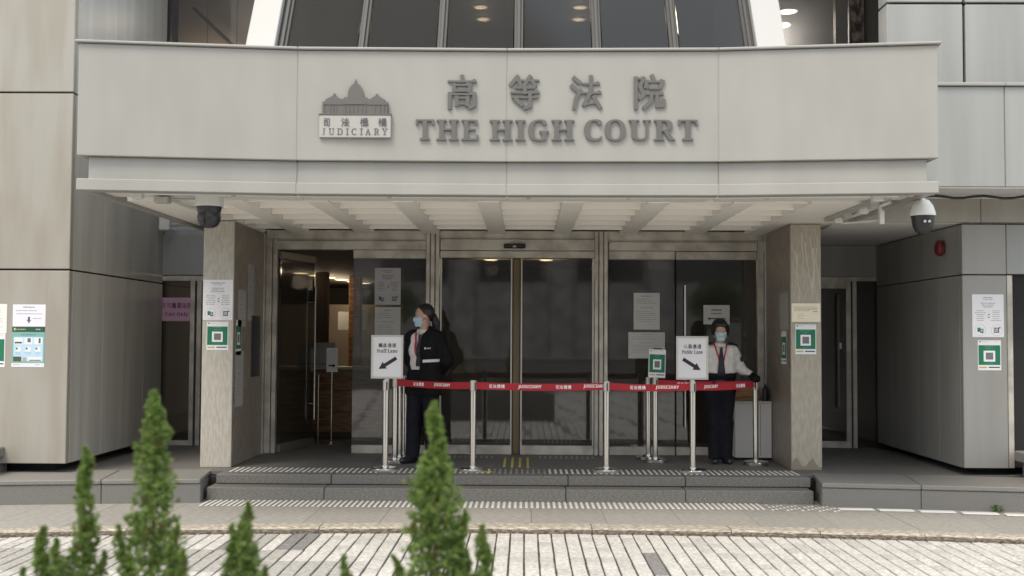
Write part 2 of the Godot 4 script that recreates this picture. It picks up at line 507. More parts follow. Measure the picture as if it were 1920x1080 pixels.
func materials():
	var m := mat("fascia_metal", Color(0.317, 0.310, 0.287), 0.5)
	tri_map(m, noise_tex(3, 0.006, grey(0.975), grey(1.0), 3), Vector3(0.7, 0.25, 0.7))
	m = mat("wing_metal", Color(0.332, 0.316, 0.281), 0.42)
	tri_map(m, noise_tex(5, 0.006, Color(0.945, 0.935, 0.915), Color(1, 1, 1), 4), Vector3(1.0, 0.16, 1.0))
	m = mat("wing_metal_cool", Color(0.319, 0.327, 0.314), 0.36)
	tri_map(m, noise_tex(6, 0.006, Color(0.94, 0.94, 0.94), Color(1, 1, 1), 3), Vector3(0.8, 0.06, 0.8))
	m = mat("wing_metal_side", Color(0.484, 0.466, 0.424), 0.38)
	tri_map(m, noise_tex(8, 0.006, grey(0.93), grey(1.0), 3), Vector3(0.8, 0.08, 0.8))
	m = mat("wing_metal_shade", Color(0.29, 0.285, 0.265), 0.4)  # wing panel metal with the shade under the parapet put into its colour
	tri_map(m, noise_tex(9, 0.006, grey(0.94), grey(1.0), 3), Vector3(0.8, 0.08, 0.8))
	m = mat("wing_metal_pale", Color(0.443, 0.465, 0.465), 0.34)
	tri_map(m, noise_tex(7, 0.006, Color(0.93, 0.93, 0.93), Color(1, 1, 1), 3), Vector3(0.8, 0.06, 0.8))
	mat("joint_dark", Color(0.02, 0.02, 0.02), 0.9)
	m = mat("white_paint", Color(0.400, 0.398, 0.389), 0.5)
	m = mat("soffit_paint", Color(0.84, 0.81, 0.75), 0.6)
	m = mat("beam_paint", Color(0.66, 0.66, 0.64), 0.6)
	m = mat("granite_dark", Color(0.21, 0.203, 0.19), 0.65)
	tri_map(m, noise_tex(11, 0.16, grey(0.62), grey(1.0), 3), Vector3(1.4, 1.4, 1.4), bump_tex(12, 0.15), 0.12)
	m = mat("granite_step", Color(0.195, 0.186, 0.17), 0.7)
	tri_map(m, noise_tex(16, 0.10, grey(0.78), grey(1.0), 5), Vector3(0.6, 1.6, 1.2), bump_tex(12, 0.15), 0.15)
	m = mat("granite_wall", Color(0.239, 0.233, 0.219), 0.75)
	tri_map(m, noise_tex(13, 0.14, grey(0.66), grey(1.0), 4), Vector3(1.3, 1.3, 1.3), bump_tex(14, 0.12), 0.25)
	m = mat("granite_cap", Color(0.257, 0.248, 0.226), 0.7)
	tri_map(m, noise_tex(15, 0.12, grey(0.75), grey(1.0), 4), Vector3(1.3, 1.3, 1.3))
	m = mat("slab", Color(0.307, 0.295, 0.270), 0.7)
	tri_map(m, noise_tex(17, 0.05, Color(0.90, 0.895, 0.885), Color(1, 1, 1), 5), Vector3(0.45, 0.45, 0.9), bump_tex(18, 0.12), 0.08)
	m = mat("slab_b", Color(0.288, 0.276, 0.252), 0.7)
	tri_map(m, noise_tex(19, 0.05, Color(0.90, 0.895, 0.885), Color(1, 1, 1), 5), Vector3(0.45, 0.45, 0.9), bump_tex(18, 0.12), 0.08)
	m = mat("kerb_stone", Color(0.478, 0.443, 0.381), 0.8)
	tri_map(m, noise_tex(21, 0.05, Color(0.72, 0.69, 0.66), Color(1, 1, 1), 5), Vector3(0.5, 1.6, 1.2), bump_tex(22, 0.1), 0.5)
	m = mat("kerb_dirt", Color(0.22, 0.19, 0.155), 0.9)
	tri_map(m, noise_tex(23, 0.05, Color(0.62, 0.60, 0.58), Color(1, 1, 1), 5), Vector3(0.7, 2.0, 1.1), bump_tex(22, 0.1), 1.0)
	var pv := [Color(0.53, 0.508, 0.47), Color(0.585, 0.562, 0.52), Color(0.47, 0.452, 0.42), Color(0.55, 0.528, 0.49)]
	for i in 4:
		m = mat("paver_%d" % i, pv[i], 0.75)
		tri_map(m, noise_tex(30 + i, 0.05, grey(0.84), grey(1.0), 5), Vector3(0.8, 0.8, 0.8), bump_tex(35, 0.1), 0.15)
	m = mat("paver_grey", Color(0.221, 0.212, 0.208), 0.75)
	tri_map(m, noise_tex(37, 0.05, grey(0.84), grey(1.0), 5), Vector3(0.8, 0.8, 0.8))
	m = mat("paver_tan", Color(0.381, 0.367, 0.336), 0.75)
	tri_map(m, noise_tex(38, 0.05, grey(0.84), grey(1.0), 5), Vector3(0.8, 0.8, 0.8))
	mat("mortar", Color(0.055, 0.05, 0.045), 0.95)
	m = mat("pale_bounce_ground", Color(0.33, 0.32, 0.30), 0.9)  # outlying ground, made pale to bounce light up under the canopy
	# travertine with long upright veins
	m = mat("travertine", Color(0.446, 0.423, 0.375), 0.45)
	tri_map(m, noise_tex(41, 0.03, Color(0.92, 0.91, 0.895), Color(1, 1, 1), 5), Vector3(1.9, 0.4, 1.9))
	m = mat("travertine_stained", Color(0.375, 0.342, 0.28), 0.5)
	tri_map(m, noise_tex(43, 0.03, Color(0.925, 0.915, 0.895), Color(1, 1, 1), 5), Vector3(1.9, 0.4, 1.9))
	m = mat("shaded_brown_travertine", Color(0.30, 0.262, 0.225), 0.4)  # pier travertine in a darker brown, shade of the inner faces in its colour
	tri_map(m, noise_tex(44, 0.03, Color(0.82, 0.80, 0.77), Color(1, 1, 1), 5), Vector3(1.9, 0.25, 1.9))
	mat("run_mark", Color(0.46, 0.43, 0.365), 0.6)
	mat("dirt_mark", Color(0.23, 0.195, 0.15), 0.8)
	m = mat("steel", Color(0.60, 0.58, 0.545), 0.2, 1.0)
	m = mat("bronze_frame", Color(0.56, 0.52, 0.455), 0.45, 0.35)
	tri_map(m, noise_tex(45, 0.01, grey(0.85), grey(1.0), 3), Vector3(0.6, 0.6, 0.6))
	mat("brass_brown", Color(0.20, 0.15, 0.085), 0.5, 0.2)
	mat("bronze_dark", Color(0.20, 0.185, 0.16), 0.45, 0.5)
	m = mat("glass", Color(0.035, 0.032, 0.028, 0.55), 0.03)
	m.transparency = BaseMaterial3D.TRANSPARENCY_ALPHA
	m.albedo_color = Color(lin(0.045, 0.04, 0.033), 0.52)
	m.metallic_specular = 1.0; m.clearcoat_enabled = true; m.clearcoat = 0.4; m.clearcoat_roughness = 0.03
	m = mat("glass_upper", Color(0.05, 0.055, 0.06), 0.05)
	m.transparency = BaseMaterial3D.TRANSPARENCY_ALPHA
	m.albedo_color = Color(lin(0.022, 0.023, 0.024), 0.75)
	m.metallic_specular = 0.36
	m = mat("glass_clear", Color(0.4, 0.4, 0.4), 0.03)
	m.transparency = BaseMaterial3D.TRANSPARENCY_ALPHA
	m.albedo_color = Color(lin(0.12, 0.12, 0.12), 0.25)
	m.metallic_specular = 0.35
	mat("mullion_grey", Color(0.048, 0.048, 0.045), 0.55, 0.0)
	mat("black_paint", Color(0.012, 0.012, 0.013), 0.5)
	mat("black_plastic", Color(0.02, 0.02, 0.022), 0.35)
	mat("grey_plastic", Color(0.40, 0.40, 0.38), 0.5)
	mat("pale_plastic", Color(0.62, 0.62, 0.58), 0.45)
	m = mat("sign_metal", Color(0.123, 0.118, 0.109), 0.45, 0.2)
	mat("plate_paint", Color(0.363, 0.357, 0.335), 0.45)
	m = mat("belt_red", Color(0.361, 0.015, 0.025), 0.75)
	mat("print_white", Color(0.85, 0.83, 0.81), 0.7)
	mat("plate_white", Color(0.60, 0.59, 0.565), 0.55)
	mat("print_black", Color(0.015, 0.015, 0.017), 0.7)
	mat("print_grey", Color(0.10, 0.10, 0.11), 0.7)
	mat("paper", Color(0.646, 0.636, 0.646), 0.75)
	mat("alu_frame", Color(0.522, 0.508, 0.465), 0.38, 0.6)
	mat("tactile_white", Color(0.66, 0.645, 0.60), 0.6)
	mat("tactile_yellow", Color(0.50, 0.42, 0.10), 0.6)
	mat("tactile_worn", Color(0.28, 0.265, 0.23), 0.7)
	mat("pink_sign", Color(0.50, 0.30, 0.40), 0.6)
	mat("purple_print", Color(0.09, 0.02, 0.09), 0.6)
	mat("red_plastic", Color(0.13, 0.014, 0.014), 0.5)
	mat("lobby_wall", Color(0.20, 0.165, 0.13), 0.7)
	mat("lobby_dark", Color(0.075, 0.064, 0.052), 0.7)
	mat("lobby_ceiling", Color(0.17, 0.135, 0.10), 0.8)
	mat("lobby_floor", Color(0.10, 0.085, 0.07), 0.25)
	m = mat("wood", Color(0.36, 0.20, 0.085), 0.4)
	tri_map(m, noise_tex(49, 0.02, Color(0.72, 0.66, 0.6), Color(1, 1, 1), 5), Vector3(0.3, 2.0, 0.3))
	m = mat("lamp_warm", Color(0.9, 0.85, 0.7), 0.5)
	m.emission_enabled = true; m.emission = Color(1.0, 0.90, 0.68); m.emission_energy_multiplier = 1.1
	m = mat("lamp_white", Color(0.9, 0.88, 0.84), 0.5)
	m.emission_enabled = true; m.emission = Color(1.0, 0.96, 0.88); m.emission_energy_multiplier = 1.5
	mat("cabinet_grey", Color(0.64, 0.62, 0.59), 0.5)
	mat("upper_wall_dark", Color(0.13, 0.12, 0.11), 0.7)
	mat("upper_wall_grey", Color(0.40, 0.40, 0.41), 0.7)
	m = mat("brown_marble", Color(0.26, 0.215, 0.18), 0.35)
	tri_map(m, noise_tex(51, 0.02, Color(0.45, 0.4, 0.38), Color(1, 1, 1), 5), Vector3(1.3, 0.6, 1.3))
	# people
	mat("skin", Color(0.45, 0.27, 0.19), 0.55)
	mat("hair", Color(0.010, 0.009, 0.009), 0.45)
	m = mat("shirt_cloth", Color(0.62, 0.585, 0.56), 0.85)
	m.heightmap_enabled = true; m.heightmap_texture = bump_tex(61, 0.012, 3); m.heightmap_scale = 2.2
	m.uv1_triplanar = true; m.uv1_scale = Vector3(2.2, 1.4, 2.2)
	m = mat("navy_cloth", Color(0.0135, 0.0135, 0.0185), 0.8)
	m.metallic_specular = 0.2
	m.heightmap_enabled = true; m.heightmap_texture = bump_tex(62, 0.012, 3); m.heightmap_scale = 2.5
	m.uv1_triplanar = true; m.uv1_scale = Vector3(2.0, 0.7, 2.0)
	m = mat("black_cloth", Color(0.012, 0.012, 0.013), 0.75)
	m.metallic_specular = 0.2
	m.heightmap_enabled = true; m.heightmap_texture = bump_tex(63, 0.012, 3); m.heightmap_scale = 2.5
	m.uv1_triplanar = true; m.uv1_scale = Vector3(2.0, 0.9, 2.0)
	mat("tie_cloth", Color(0.012, 0.011, 0.022), 0.6)
	mat("mask_blue", Color(0.36, 0.52, 0.62), 0.8)
	mat("mask_green", Color(0.42, 0.56, 0.56), 0.8)
	mat("lanyard_red", Color(0.40, 0.02, 0.035), 0.7)
	mat("reflective", Color(0.66, 0.66, 0.64), 0.4)
	mat("patch_navy", Color(0.03, 0.03, 0.10), 0.7)
	m = mat("foliage", Color(1, 1, 1), 0.6)
	m.vertex_color_use_as_albedo = true
	m.backlight_enabled = true; m.backlight = lin(0.8, 0.8, 0.45)
	mat("bark", Color(0.16, 0.09, 0.055), 0.9)
	mat("soil", Color(0.06, 0.045, 0.03), 0.95)
	m = mat("far_wall", Color(0.36, 0.35, 0.33), 0.7)
	tri_map(m, noise_tex(71, 0.02, grey(0.8), grey(1.0), 4), Vector3(0.1, 0.1, 0.1))
	mat("far_glass", Color(0.03, 0.035, 0.04), 0.1)

# ------------------------------------------------------------------ ground
func kerb_back(x: float) -> float: return -10.11 + 0.024 * x * x
func kerb_front(x: float) -> float: return -9.86 + 0.019 * x * x

func ground():
	var g := MB.new()
	g.box(Vector3(0, -0.36, -60), Vector3(400, 0.5, 400))
	var o := obj("ground", g, M.pale_bounce_ground); tag(o, "", "", "", "structure")
	# forecourt of small stack-bonded pavers on dark mortar
	var f := struct("forecourt_paving")
	obj("mortar_bed", sp(Vector3(-12, -0.105, -10.2), Vector3(12, -0.062, 8.8)), M.mortar, f)
	var pitch := 0.1155
	var row := 0.2165
	var meshes := []
	for i in 3:
		meshes.append(bx(Vector3.ZERO, Vector3(pitch - 0.0135 - i * 0.001, 0.05, row - 0.0052 - 0.001 * i), 0.004).mesh())
	var keys := ["paver_0", "paver_1", "paver_2", "paver_3"]
	var rest := {}
	for k in keys + ["paver_grey", "paver_tan"]: rest[k] = []
	var z0 := -8.2
	for j in range(-9, 80):
		var z := z0 + (j + 0.5) * row
		if z > 8.7: break
		for i in range(-84, 84):
			var x := (i + 0.5) * pitch
			if z < kerb_front(x) - 0.2: continue
			var jitter := Vector3(rng.randf_range(-0.002, 0.002), rng.randf_range(-0.002, 0.002), 0)
			var key: String = keys[rng.randi() % 4]
			var back := j < -4 + 0
			var blk := posmod(i * 7 + int(floor(j / 4.0)) * 5, 47)
			if back and (i == -17 or i == -16): key = "paver_grey"
			if back and (i == -19 or i == -20): key = "paver_tan"
			if back and i == -21: key = "paver_grey"
			if not back and j < 0 and i >= -48 and i <= -17: key = "paver_tan"
			if not back and j >= -4 and j < 0 and i == 8: key = "paver_grey"
			if j >= -2 and j < 2 and i >= -16 and i <= -12: key = "paver_tan"
			if j >= 2 and blk < 6: key = "paver_grey"
			var at := Vector3(x, -0.075, z + (0.009 if j >= -4 else 0.0)) + jitter
			if j >= -4 and j <= -1 and i >= -37 and i < 38:
				var p := obj("paver", meshes[rng.randi() % 3], M[key], f)
				p.position = at
			else:
				rest[key].append(at)
	for key in rest:
		var lst: Array = rest[key]
		if lst.is_empty(): continue
		var mm := MultiMesh.new()
		mm.transform_format = MultiMesh.TRANSFORM_3D
		mm.mesh = meshes[0]
		mm.instance_count = lst.size()
		for i in lst.size(): mm.set_instance_transform(i, Transform3D(Basis(), lst[i]))
		var mi := MultiMeshInstance3D.new()
		mi.name = "small_pavers"
		mi.multimesh = mm
		mi.material_override = M[key]
		mi.set_meta("kind", "stuff")
		f.add_child(mi, true)
	# pavement slabs between the steps and the kerb
	var pvm := struct("pavement")
	obj("bedding", sp(Vector3(-12, -0.3, -11.6), Vector3(12, -0.07, -10.2)), M.mortar, pvm)
	var w := 0.665
	for i in range(-14, 14):
		var xa := i * w + 0.063 + 0.002
		var xb := (i + 1) * w + 0.063 - 0.002
		var poly := PackedVector2Array([Vector2(xa, -11.62), Vector2(xb, -11.62), Vector2(xb, kerb_back(clampf(xb, -6, 6)) - 0.004), Vector2(xa, kerb_back(clampf(xa, -6, 6)) - 0.004)])
		var b := MB.new()
		# prism in x,z: turn so that its extrusion runs upward
		var fl := PackedVector2Array()
		for p in poly: fl.append(Vector2(p.x, -p.y))
		b.prism(fl, -0.068, rng.randf_range(-0.001, 0.001), Transform3D(Basis(Vector3.RIGHT, -PI / 2)))
		obj("paving_slab", b, M.slab if i % 3 else M.slab_b, pvm)
	# kerb stones
	var kb := struct("kerb")
	var cuts := [-9.0, -7.3, -5.6, -4.5, -3.35, -2.95, -1.75, 0.58, 1.76, 2.5, 3.35, 3.75, 5.4, 7.2, 9.0]
	for i in cuts.size() - 1:
		var xa: float = cuts[i] + 0.004
		var xb: float = cuts[i + 1] - 0.004
		var b := MB.new()
		var seg := maxi(2, int((xb - xa) / 0.12))
		var fb := MB.new()
		var lastp := []
		for s in seg + 1:
			var x := lerpf(xa, xb, float(s) / seg)
			var cx := clampf(x, -6, 6)
			var zb := kerb_back(cx)
			var zf := kerb_front(cx) + rng.randf_range(-0.008, 0.008)
			var cur := [Vector3(x, -0.10, zb), Vector3(x, 0.002, zb), Vector3(x, 0.001 + rng.randf_range(-0.003, 0.002), zf - 0.045), Vector3(x, -0.014 + rng.randf_range(-0.003, 0.003), zf - 0.012), Vector3(x, -0.032, zf), Vector3(x, -0.12, zf + 0.004)]
			if s > 0:
				for k in cur.size() - 1: (fb if k >= 3 else b).quad(lastp[k], lastp[k + 1], cur[k + 1], cur[k])
			if s == 0 or s == seg:
				for k in range(1, cur.size() - 1):
					if s == 0: b.tri(cur[0], cur[k + 1], cur[k])
					else: b.tri(cur[0], cur[k], cur[k + 1])
			lastp = cur
		obj("dirty_face", fb, M.kerb_dirt, obj("kerb_stone", b, M.kerb_stone, kb))

func stone(b: MB, xa: float, za: float, xb: float, zb: float, y0: float, y1: float, depth: float, bev := 0.008):
	# a block whose front face runs from (xa, za) to (xb, zb)
	var d := Vector3(xb - xa, 0, zb - za)
	var ang := atan2(-d.z, d.x)
	var bs := Basis(Vector3.UP, ang)
	b.box(Vector3((xa + xb) / 2, (y0 + y1) / 2, (za + zb) / 2) + bs * Vector3(0, 0, -depth / 2), Vector3(d.length(), y1 - y0, depth), bev, bs)

func steps():
	var l := struct("landing")
	# floor slabs of the landing and of the alcoves beside the doors
	obj("screed", sp(Vector3(-6.2, -0.2, -15.5), Vector3(6.2, LAND - 0.045, -11.75)), M.joint_dark, l)
	for j in 5:
		for i in 11:
			var xa := -6.1 + i * 1.11
			var za := -15.5 + j * 0.7195
			obj("floor_slab", sp(Vector3(xa + 0.0015, LAND - 0.04, za + 0.0015), Vector3(xa + 1.1085, LAND, za + 0.718), 0.002), M.granite_dark, l)
	var st := struct("steps")
	var xs := [-3.12, -1.95, -0.72, 0.44, 1.62, 2.88]
	for i in 5:
		var b := MB.new()
		stone(b, xs[i] + 0.003, -11.60, xs[i + 1] - 0.003, -11.60, 0.135, LAND + 0.001, 0.3)
		obj("step_stone", b, M.granite_step, st)
		b = MB.new()
		stone(b, xs[i] + 0.003 - 0.03, -11.36, xs[i + 1] - 0.003 - 0.03, -11.36, -0.02, 0.13, 0.32)
		obj("step_stone", b, M.granite_step, st)
	for s in [[-6.2, -10.78, -4.09, -11.08], [-4.085, -11.08, -3.16, -11.2], [2.885, -11.2, 3.80, -11.08], [3.805, -11.08, 5.9, -10.80]]:
		var b := MB.new()
		stone(b, s[0], s[1], s[2], s[3], -0.02, LAND - 0.045, 0.8, 0.006)
		obj("retaining_stone", b, M.granite_wall, st)
		b = MB.new()
		stone(b, s[0], s[1] + 0.012, s[2], s[3] + 0.012, LAND - 0.043, LAND + 0.002, 0.85, 0.008)
		obj("coping_stone", b, M.granite_cap, st)
	for side in [-1, 1]:
		var x0: float = -6.6 if side < 0 else 5.02
		var x1: float = -5.27 if side < 0 else 6.4
		var t := thing("stone_block", "low granite block with overhanging cap at the left end of the steps" if side < 0 else "low granite block with overhanging cap at the right end of the steps", "stone block", Vector3((x0 + x1) / 2, 0, -11.4), 0, "granite end blocks of the steps")
		var hw := (x1 - x0) / 2
		obj("plinth", sp(Vector3(-hw + 0.06, -0.02, -0.4), Vector3(hw - 0.06, 0.385, 0.22), 0.008), M.granite_wall, t)
		obj("cap", sp(Vector3(-hw, 0.388, -0.45), Vector3(hw, 0.495, 0.27), 0.012), M.granite_cap, t)

# ------------------------------------------------------------------ building wings
func wings():
	# left wing: metal-clad block standing forward of the doors, floating above a dark recess
	var t := thing("building_wing", "stained pale metal-clad wall block left of the entrance, with notices on it", "building")
	obj("core", sp(Vector3(-9.0, 0.32, -14.9), Vector3(-4.69, 9.0, -11.66)), M.joint_dark, t)
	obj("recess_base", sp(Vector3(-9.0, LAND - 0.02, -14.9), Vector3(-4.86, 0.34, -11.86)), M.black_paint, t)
	var ys := [0.315, 2.292, 4.115, 6.1, 8.1]
	var xs := [-8.9, -7.2, -5.93, -4.65]
	for j in 4:
		for i in 3:
			obj("panel", sp(Vector3(xs[i] + 0.004, ys[j] + 0.009, -11.68), Vector3(xs[i + 1] - (0.0 if i == 2 else 0.004), ys[j + 1] - 0.009, -11.60), 0.006), M.wing_metal, t)
		var zs := [-11.685, -11.80, -12.55, -13.2, -13.9, -14.6] if j < 2 else [-11.685, -11.80, -12.7, -13.7, -14.6]
		for i in zs.size() - 1:
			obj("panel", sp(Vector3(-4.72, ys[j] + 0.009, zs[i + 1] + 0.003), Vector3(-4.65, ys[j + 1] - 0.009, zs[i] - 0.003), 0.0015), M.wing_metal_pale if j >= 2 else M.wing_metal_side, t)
	# right wing under its overhang
	t = thing("building_wing", "grey metal-clad wall block right of the entrance, under the projecting parapet", "building")
	obj("core", sp(Vector3(4.575, 0.31, -15.0), Vector3(9.0, 2.9, -11.97)), M.joint_dark, t)
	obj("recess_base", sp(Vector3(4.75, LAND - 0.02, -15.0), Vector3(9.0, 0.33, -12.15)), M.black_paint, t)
	for yy in [[0.305, 2.295], [2.307, 2.825]]:
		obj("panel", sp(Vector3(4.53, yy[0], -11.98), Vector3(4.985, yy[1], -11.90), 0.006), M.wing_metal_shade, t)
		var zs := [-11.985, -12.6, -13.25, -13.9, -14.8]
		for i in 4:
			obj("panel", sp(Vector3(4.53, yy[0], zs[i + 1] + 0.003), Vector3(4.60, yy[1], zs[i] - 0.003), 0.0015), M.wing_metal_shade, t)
	obj("door_jamb", sp(Vector3(5.0, 0.305, -12.0), Vector3(5.06, 2.30, -11.93), 0.004), M.bronze_frame, t)
	obj("dark_pane", sp(Vector3(5.062, 0.305, -12.05), Vector3(6.4, 2.24, -12.0)), M.far_glass, t)
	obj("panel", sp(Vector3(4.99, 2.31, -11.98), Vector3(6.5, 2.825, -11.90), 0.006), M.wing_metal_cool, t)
	# overhang of the right wing
	t = thing("parapet_overhang", "pale metal parapet projecting beside the right end of the canopy", "parapet")
	obj("soffit", sp(Vector3(3.3, 2.84, -14.9), Vector3(9.0, 2.88, -11.95)), M.beam_paint, t)
	for s in [[3.25, 4.72], [4.726, 6.6]]:
		obj("beam_panel", sp(Vector3(s[0], 2.845, -11.95), Vector3(s[1], 3.16, -11.88), 0.004), M.wing_metal, t)
	obj("core", sp(Vector3(3.6, 3.10, -14.6), Vector3(9.0, 4.05, -11.07)), M.joint_dark, t)
	obj("underside", sp(Vector3(3.5, 3.085, -11.87), Vector3(9.0, 3.098, -11.02)), M.beam_paint, t)
	for s in [[3.5, 4.610], [4.615, 6.2], [6.205, 7.8]]:
		obj("panel", sp(Vector3(s[0], 3.098, -11.06), Vector3(s[1], 4.07, -11.0), 0.006), M.wing_metal_cool, t)
	for s in [[3.55, 4.615], [4.617, 7.8]]:
		obj("coping", sp(Vector3(s[0], 4.073, -11.6), Vector3(s[1], 4.105, -10.97), 0.006), M.fascia_metal, t)
	var cb := MB.new()
	var pts := []
	for i in 30: pts.append(Vector3(3.5 + i * 0.1, 3.06 + 0.012 * sin(i * 1.3), -11.5))
	cb.tube(pts, 0.014, 6)
	obj("cable", cb, M.black_plastic, t)
	# upper wall of the right wing
	t = thing("upper_wall", "pale panelled upper wall above the parapet at the top right", "building")
	obj("core", sp(Vector3(3.95, 4.0, -12.58), Vector3(9.0, 9.0, -12.38)), M.joint_dark, t)
	obj("core", sp(Vector3(4.80, 4.0, -15.0), Vector3(9.0, 9.0, -12.581)), M.joint_dark, t)
	for s in [[3.90, 4.718], [4.748, 6.3], [6.32, 7.8]]:
		for yy in [[4.08, 5.255], [5.28, 7.2]]:
			obj("panel", sp(Vector3(s[0], yy[0], -12.37), Vector3(s[1], yy[1], -12.30), 0.006), M.wing_metal_cool, t)
	for zz in [[-12.59, -12.375]]:
		for yy in [[4.08, 5.255], [5.28, 7.2]]:
			obj("panel", sp(Vector3(3.90, yy[0], zz[0]), Vector3(3.96, yy[1], zz[1]), 0.004), M.wing_metal_cool, t)
	# alcove at the left with the exit door
	t = thing("exit_door", "dark glass exit door in the recess between the left wing and the pier", "door", Vector3(0, 0, -14.6))
	obj("lintel_panel", sp(Vector3(-4.68, 2.40, -0.06), Vector3(-3.46, 2.915, 0.0), 0.01), M.wing_metal_cool, t)
	obj("frame", mk(func(b: MB):
		b.span(Vector3(-4.68, 2.33, -0.08), Vector3(-3.46, 2.39, -0.005))
		b.span(Vector3(-4.29, LAND, -0.08), Vector3(-4.235, 2.328, -0.005))
		b.span(Vector3(-4.205, LAND, -0.08), Vector3(-4.15, 2.328, -0.005))
		b.span(Vector3(-4.68, LAND + 0.001, -0.07), Vector3(-4.292, LAND + 0.06, -0.01))), M.bronze_frame, t)
	obj("pane", sp(Vector3(-4.69, 0.29, -0.05), Vector3(-4.292, 2.328, -0.04)), M.glass, t)
	obj("pane", sp(Vector3(-4.148, LAND + 0.01, -0.05), Vector3(-3.46, 2.328, -0.04)), M.glass, t)
	obj("door_edge", sp(Vector3(-4.234, LAND + 0.01, -0.06), Vector3(-4.206, 2.328, -0.03)), M.black_paint, t)
	t = thing("back_wall", "pale wall above the exit door behind the left end of the canopy", "wall")
	obj("panel", sp(Vector3(-4.70, 2.92, -15.0), Vector3(-3.3, 4.9, -14.75)), M.wing_metal_pale, t)
	# alcove at the right with its door
	t = thing("side_door", "dark glass side door in the recess between the right pier and wing", "door", Vector3(0, 0, -14.8))
	obj("lintel_panel", sp(Vector3(3.19, 2.43, -0.06), Vector3(4.54, 2.835, 0.0), 0.006), M.wing_metal_cool, t)
	obj("frame", mk(func(b: MB):
		b.span(Vector3(3.19, 2.375, -0.08), Vector3(4.54, 2.425, -0.005))
		b.span(Vector3(3.19, 2.28, -0.07), Vector3(4.15, 2.373, -0.015))
		b.span(Vector3(4.14, LAND, -0.08), Vector3(4.20, 2.373, -0.008))
		b.span(Vector3(4.225, LAND, -0.08), Vector3(4.275, 2.373, -0.008))
		b.span(Vector3(3.19, LAND + 0.001, -0.07), Vector3(4.138, LAND + 0.085, -0.015))), M.bronze_frame, t)
	obj("door_edge", sp(Vector3(4.201, LAND + 0.01, -0.06), Vector3(4.224, 2.373, -0.03)), M.black_paint, t)
	obj("pane", sp(Vector3(3.19, 0.317, -0.05), Vector3(4.138, 2.278, -0.04)), M.glass, t)
	obj("pane", sp(Vector3(4.277, LAND + 0.005, -0.05), Vector3(4.535, 2.373, -0.04)), M.glass, t)
	obj("handle", mk(func(b: MB): b.tube([Vector3(4.03, 0.75, 0.03), Vector3(4.03, 2.2, 0.03)], 0.012, 8)), M.bronze_dark, t)
	obj("sticker", sp(Vector3(4.045, 1.50, -0.034), Vector3(4.085, 1.58, -0.031)), M.paper, t)

